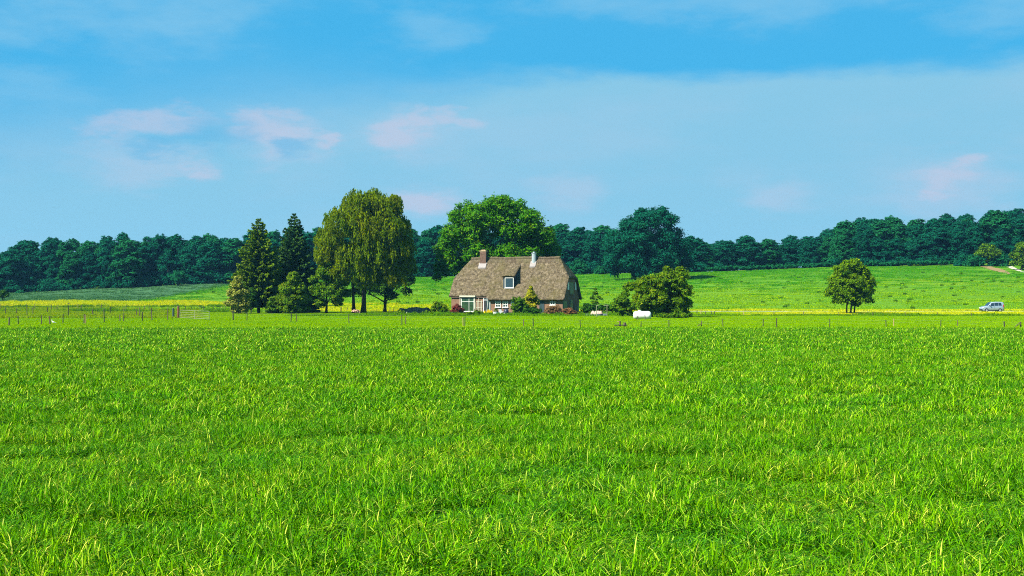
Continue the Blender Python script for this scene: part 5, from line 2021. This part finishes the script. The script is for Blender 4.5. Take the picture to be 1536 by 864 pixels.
# low wooden stumps with a plank in the crop edge
x, d = base_at(934, 490)
tr_ = empty('cattle_trough', (x, d, 0), 0.05)
tag(tr_, 'low wooden trough between two stumps at the crop edge below the white tank', 'trough')
k_ = d / F
for px, h, w in ((929.8, 0.55, 0.10), (937.2, 0.42, 0.15)):
    MB().tube([((px - 934) * k_, 0, -0.2), ((px - 934) * k_, 0, h)], [w, w * 0.9], 9).build('stump', M['post'], tr_)
MB().box(-0.85, 0.45, -0.18, 0.12, 0.10, 0.2).build('plank', M['post_dark'], tr_, False, 0.01)
MB().box((925.5 - 934) * k_, (929 - 934) * k_, -0.05, 0.05, 0.50, 0.56).build('rail', M['post_pale'], tr_)


def garden_things():
    # white round planter
    x, d = base_at(743.5, 473.2)
    t = empty('white_planter', (x, d, 0))
    tag(t, 'white round planter with a small plant left of the garden chair', 'planter')
    MB().lathe([(0.30, 0.0), (0.40, 0.35), (0.44, 0.55), (0.46, 0.60), (0.40, 0.60), (0.36, 0.50)], 16).build('pot', M['tank'], t, smooth=False)
    r = np.random.default_rng(3)
    P, Nn, v, _, _ = lobe_leaves([(0, 0, 0.72, 0.32)], 500, 0.12, r, (0.3, 0.5), 0.6)
    V, Q = cards(P, Nn, np.full(500, 0.13), np.full(500, 0.08), r)
    link('foliage', np_mesh('foliage', V, Q, M['bush_leaf'], {'v': np.repeat(v, 4)}), t)
    # white garden chair
    x, d = base_at(751.8, 473.2)
    t = empty('garden_chair', (x, d, 0), 0.5)
    tag(t, 'white plastic garden chair in front of the small windows', 'chair')
    MB().box(-0.26, 0.26, -0.26, 0.26, 0.42, 0.46).build('seat', M['tank'], t, False, 0.01)
    b = MB()
    b.add([(-0.26, 0.24, 0.47), (0.26, 0.24, 0.47), (0.24, 0.38, 0.98), (-0.24, 0.38, 0.98), (-0.26, 0.28, 0.47), (0.26, 0.28, 0.47), (0.24, 0.42, 0.98), (-0.24, 0.42, 0.98)],
          [(0, 1, 2, 3), (4, 7, 6, 5), (0, 4, 5, 1), (1, 5, 6, 2), (2, 6, 7, 3), (3, 7, 4, 0)])
    b.build('backrest', M['tank'], t, False, 0.01)
    for sx in (-1, 1):
        for sy in (-1, 1):
            MB().tube([(sx * 0.27, sy * 0.27, -0.05), (sx * 0.23, sy * 0.22, 0.42)], [0.03, 0.035], 6).build('leg', M['tank'], t)
        MB().box(sx * 0.28 - 0.03, sx * 0.28 + 0.03, -0.26, 0.30, 0.64, 0.68).build('armrest', M['tank'], t)
    # covered barbecue
    x, d = base_at(759.3, 473.4)
    t = empty('covered_barbecue', (x, d, 0))
    tag(t, 'dark blue covered barbecue right of the white garden chair', 'barbecue')
    MB().lathe([(0.40, 0.0), (0.42, 0.3), (0.40, 0.62), (0.36, 0.86), (0.22, 1.02), (0.05, 1.07)], 14).build('cover', plain('dark blue cover', (0.010, 0.014, 0.035), 0.5), t, smooth=True)
    MB().tube([(-0.30, -0.43, -0.02), (-0.28, -0.41, 0.45)], [0.06, 0.05], 7).build('gas_bottle', M['tank'], t)


garden_things()


def build_car():
    x, d = base_at(1487.2, 468.4)
    c = empty('silver_van', (x, d, 0.03), math.radians(4))
    c.scale = (0.96, 1.0, 1.07)
    tag(c, 'silver compact van driving left along the country road', 'van')
    # stations along the length: x, sill z, belt z, roof z, half width low, half width belt, half width roof
    ST = [(-2.20, 0.42, 0.66, 0.70, 0.62, 0.60, 0.52), (-2.12, 0.28, 0.80, 0.86, 0.76, 0.74, 0.66), (-1.85, 0.24, 0.92, 1.00, 0.86, 0.84, 0.76), (-1.35, 0.22, 1.00, 1.08, 0.90, 0.88, 0.80),
          (-1.10, 0.22, 1.03, 1.13, 0.90, 0.89, 0.80), (-0.72, 0.22, 1.05, 1.48, 0.90, 0.89, 0.74), (-0.38, 0.22, 1.06, 1.74, 0.90, 0.90, 0.70), (0.1, 0.22, 1.07, 1.83, 0.90, 0.90, 0.69),
          (1.0, 0.22, 1.08, 1.86, 0.90, 0.90, 0.69), (1.75, 0.24, 1.08, 1.84, 0.90, 0.90, 0.69), (2.08, 0.28, 1.08, 1.78, 0.88, 0.87, 0.68), (2.20, 0.34, 1.06, 1.66, 0.84, 0.82, 0.66)]
    vv, ff = [], []
    nr = 10
    for (px, zs, zb, zr, wl, wb, wr) in ST:
        ring = [(-wl * 0.92, zs), (-wl, zs + 0.14), (-wb * 1.01, (zs + zb) / 2 + 0.08), (-wb, zb), (-wr, zr - 0.07), (-wr * 0.86, zr)]
        ring = ring + [(-a, b) for a, b in reversed(ring)]
        nr = len(ring)
        vv += [(px, a, b) for a, b in ring]
    for i in range(len(ST) - 1):
        for k in range(nr):
            ff.append((i * nr + k, i * nr + (k + 1) % nr, (i + 1) * nr + (k + 1) % nr, (i + 1) * nr + k))
    ff.append(tuple(range(nr)))
    ff.append(tuple(reversed([(len(ST) - 1) * nr + k for k in range(nr)])))
    mb = MB().add(vv, ff)
    body = mb.build('body', M['silver'], c, smooth=True)
    md = body.modifiers.new('edges', 'EDGE_SPLIT')
    md.split_angle = math.radians(38)

    def interp(xp):
        xs = [s[0] for s in ST]
        return [float(np.interp(xp, xs, [s[k] for s in ST])) for k in range(7)]

    def side_glass(name, x0, x1, lo, hi, sgn, slant0=0.0, slant1=0.0):
        """pane lying 12 mm proud of the body side between belt and roof"""
        q = []
        for (xx, f) in ((x0, lo), (x1, lo), (x1 + slant1, hi), (x0 + slant0, hi)):
            _, zs, zb, zr, wl, wb, wr = interp(xx)
            z = zb + (zr - 0.07 - zb) * f
            y = wb + (wr - wb) * f
            q.append((xx, sgn * (y + 0.012), z))
        q2 = [(a, b - sgn * 0.03, z) for a, b, z in q]
        MB().add(q + q2, [(0, 1, 2, 3), (7, 6, 5, 4), (0, 4, 5, 1), (1, 5, 6, 2), (2, 6, 7, 3), (3, 7, 4, 0)]).build(name, M['car_glass'], c)
    for s in (-1, 1):
        side_glass('front_quarter_window', -0.98, -0.62, 0.06, 0.80, s, 0.33, 0.02)
        side_glass('front_window', -0.55, 0.16, 0.06, 0.88, s, 0.14, 0.0)
        side_glass('rear_window', 0.24, 1.02, 0.10, 0.88, s)
        side_glass('side_window', 1.08, 1.72, 0.12, 0.88, s, 0.0, -0.05)
        for (xx, nm) in ((-1.38, 'front'), (1.38, 'rear')):
            w = MB().lathe([(0.16, -0.09), (0.29, -0.11), (0.325, -0.08), (0.325, 0.08), (0.29, 0.11), (0.16, 0.09)], 22, (xx, s * 0.82, 0.30), 'y').build('wheel', M['rubber'], c, smooth=False)
            MB().lathe([(0.205, 0.0), (0.20, 0.03), (0.12, 0.045), (0.05, 0.05)] if s > 0 else [(0.05, -0.05), (0.12, -0.045), (0.20, -0.03), (0.205, 0.0)], 20, (xx, s * (0.82 + 0.105), 0.30), 'y').build('rim', M['alloy'], w)
            # dark wheel arch
            ar = MB()
            pts = []
            for k in range(13):
                a = math.pi * k / 12
                pts.append((xx + 0.385 * math.cos(a), s * 0.885, 0.28 + 0.385 * math.sin(a)))
            ar.tube(pts, [0.045] * 13, 6)
            ar.build('wheel_arch', M['black_plastic'], c)
        MB().box(-0.98, 0.98, s * 0.86 if s > 0 else -0.925, 0.925 if s > 0 else s * 0.86, 0.24, 0.42).build('side_skirt', M['black_plastic'], c, False, 0.01)
        MB().box(-0.70, -0.52, s * 0.95 if s > 0 else -1.10, 1.10 if s > 0 else s * 0.95, 1.04, 1.18).build('mirror', M['black_plastic'], c, False, 0.02)
        MB().box(-2.16, -1.86, s * 0.62 if s > 0 else -0.84, 0.84 if s > 0 else s * 0.62, 0.74, 0.88).build('headlight', M['lamp_clear'], c, False, 0.02)
        MB().box(2.02, 2.23, s * 0.70 if s > 0 else -0.89, 0.89 if s > 0 else s * 0.70, 0.86, 1.34).build('tail_light', M['lamp_red'], c, False, 0.02)
        MB().box(0.06, 0.22, s * 0.895 if s > 0 else -0.925, 0.925 if s > 0 else s * 0.895, 0.95, 0.985).build('door_handle', M['black_plastic'], c)
        MB().box(0.195, 0.205, s * 0.895 if s > 0 else -0.914, 0.914 if s > 0 else s * 0.895, 0.45, 1.05).build('door_seam', M['black_plastic'], c)
    # windscreen, rear window, bumpers
    def plate(name, pts, mat, off):
        q2 = [(a + off[0], b, z + off[2]) for a, b, z in pts]
        MB().add(list(pts) + q2, [(0, 1, 2, 3), (7, 6, 5, 4), (0, 4, 5, 1), (1, 5, 6, 2), (2, 6, 7, 3), (3, 7, 4, 0)]).build(name, M[mat], c)
    plate('windscreen', [(-1.09, -0.74, 1.15), (-1.09, 0.74, 1.15), (-0.43, 0.62, 1.73), (-0.43, -0.62, 1.73)], 'car_glass', (-0.02, 0, 0.02))
    plate('tailgate_window', [(2.205, -0.66, 1.16), (2.205, 0.66, 1.16), (2.19, 0.58, 1.62), (2.19, -0.58, 1.62)], 'car_glass', (0.02, 0, 0))
    MB().box(2.12, 2.30, -0.80, 0.80, 0.30, 0.62).build('rear_bumper', M['black_plastic'], c, False, 0.03)
    MB().box(-2.26, -2.08, -0.72, 0.72, 0.30, 0.56).build('front_bumper', M['black_plastic'], c, False, 0.03)


build_car()


def bird(name, label, loc, s, mat, beak, rz, legs):
    """small bird: body, neck and head in one skin, with tail, legs and beak"""
    root = empty(name, loc, rz)
    tag(root, label, 'bird')
    mb = MB()
    mb.tube([(-0.24 * s, 0, 0.30 * s), (-0.16 * s, 0, 0.33 * s), (0, 0, 0.35 * s), (0.14 * s, 0, 0.40 * s), (0.21 * s, 0, 0.52 * s), (0.22 * s, 0, 0.62 * s), (0.25 * s, 0, 0.69 * s), (0.31 * s, 0, 0.69 * s)],
            [0.015 * s, 0.07 * s, 0.115 * s, 0.10 * s, 0.05 * s, 0.042 * s, 0.055 * s, 0.02 * s], 10)
    mb.build('body', mat, root, smooth=True)
    MB().add([(-0.20 * s, -0.05 * s, 0.33 * s), (-0.20 * s, 0.05 * s, 0.33 * s), (-0.42 * s, 0.07 * s, 0.27 * s), (-0.42 * s, -0.07 * s, 0.27 * s),
              (-0.20 * s, -0.05 * s, 0.30 * s), (-0.20 * s, 0.05 * s, 0.30 * s), (-0.42 * s, 0.07 * s, 0.255 * s), (-0.42 * s, -0.07 * s, 0.255 * s)],
             [(0, 1, 2, 3), (7, 6, 5, 4), (0, 4, 5, 1), (1, 5, 6, 2), (2, 6, 7, 3), (3, 7, 4, 0)]).build('tail', mat, root)
    MB().tube([(0.30 * s, 0, 0.69 * s), (0.42 * s, 0, 0.67 * s)], [0.02 * s, 0.003 * s], 6).build('beak', beak, root)
    for q in (-1, 1):
        MB().tube([(0.02 * s, q * 0.04 * s, -0.02), (-0.01 * s, q * 0.04 * s, 0.14 * s), (0.01 * s, q * 0.045 * s, 0.28 * s)], [0.014 * s] * 3, 5).build('leg', legs, root)


M['feather_white'] = plain('white feathers', (0.78, 0.78, 0.74), 0.7, var=0.05)
M['feather_dark'] = plain('black feathers', (0.015, 0.015, 0.018), 0.5, var=0.1)
M['beak'] = plain('orange beak', (0.55, 0.28, 0.05), 0.5)
x, d = base_at(80.5, 487)
bird('white_bird', 'small white bird in the grass beside a brown paddock post', (x, d, 0), 0.72, M['feather_white'], M['beak'], math.pi + 0.4, M['beak'])
x, d = base_at(102.5, 475)
h_ = (HORIZON - 457.5) / F * d + EYE
bird('black_bird', 'small black bird perched on a thin paddock post', (x + 0.0, d, h_ - 0.0), 0.55, M['feather_dark'], M['beak'], 0.2, M['feather_dark'])

# ------------------------------------------------------------------ air


def build_haze():
    m = bpy.data.materials.new('pale haze')
    m.use_nodes = True
    nt = m.node_tree
    nt.nodes.clear()
    out = nt.nodes.new('ShaderNodeOutputMaterial')
    pv = nt.nodes.new('ShaderNodeVolumePrincipled')
    pv.inputs['Color'].default_value = (0.20, 0.62, 1.0, 1)
    pv.inputs['Density'].default_value = HAZE
    pv.inputs['Anisotropy'].default_value = 0.2
    nt.links.new(pv.outputs[0], out.inputs['Volume'])
    o = link('haze', MB().box(-1150, 1150, -300, 1300, -1.2, 62).mesh('haze', m))
    o['kind'] = 'stuff'
    o['label'] = 'thin bluish summer haze over the land'
    o['category'] = 'haze'


HAZE = 0.00007
build_haze()
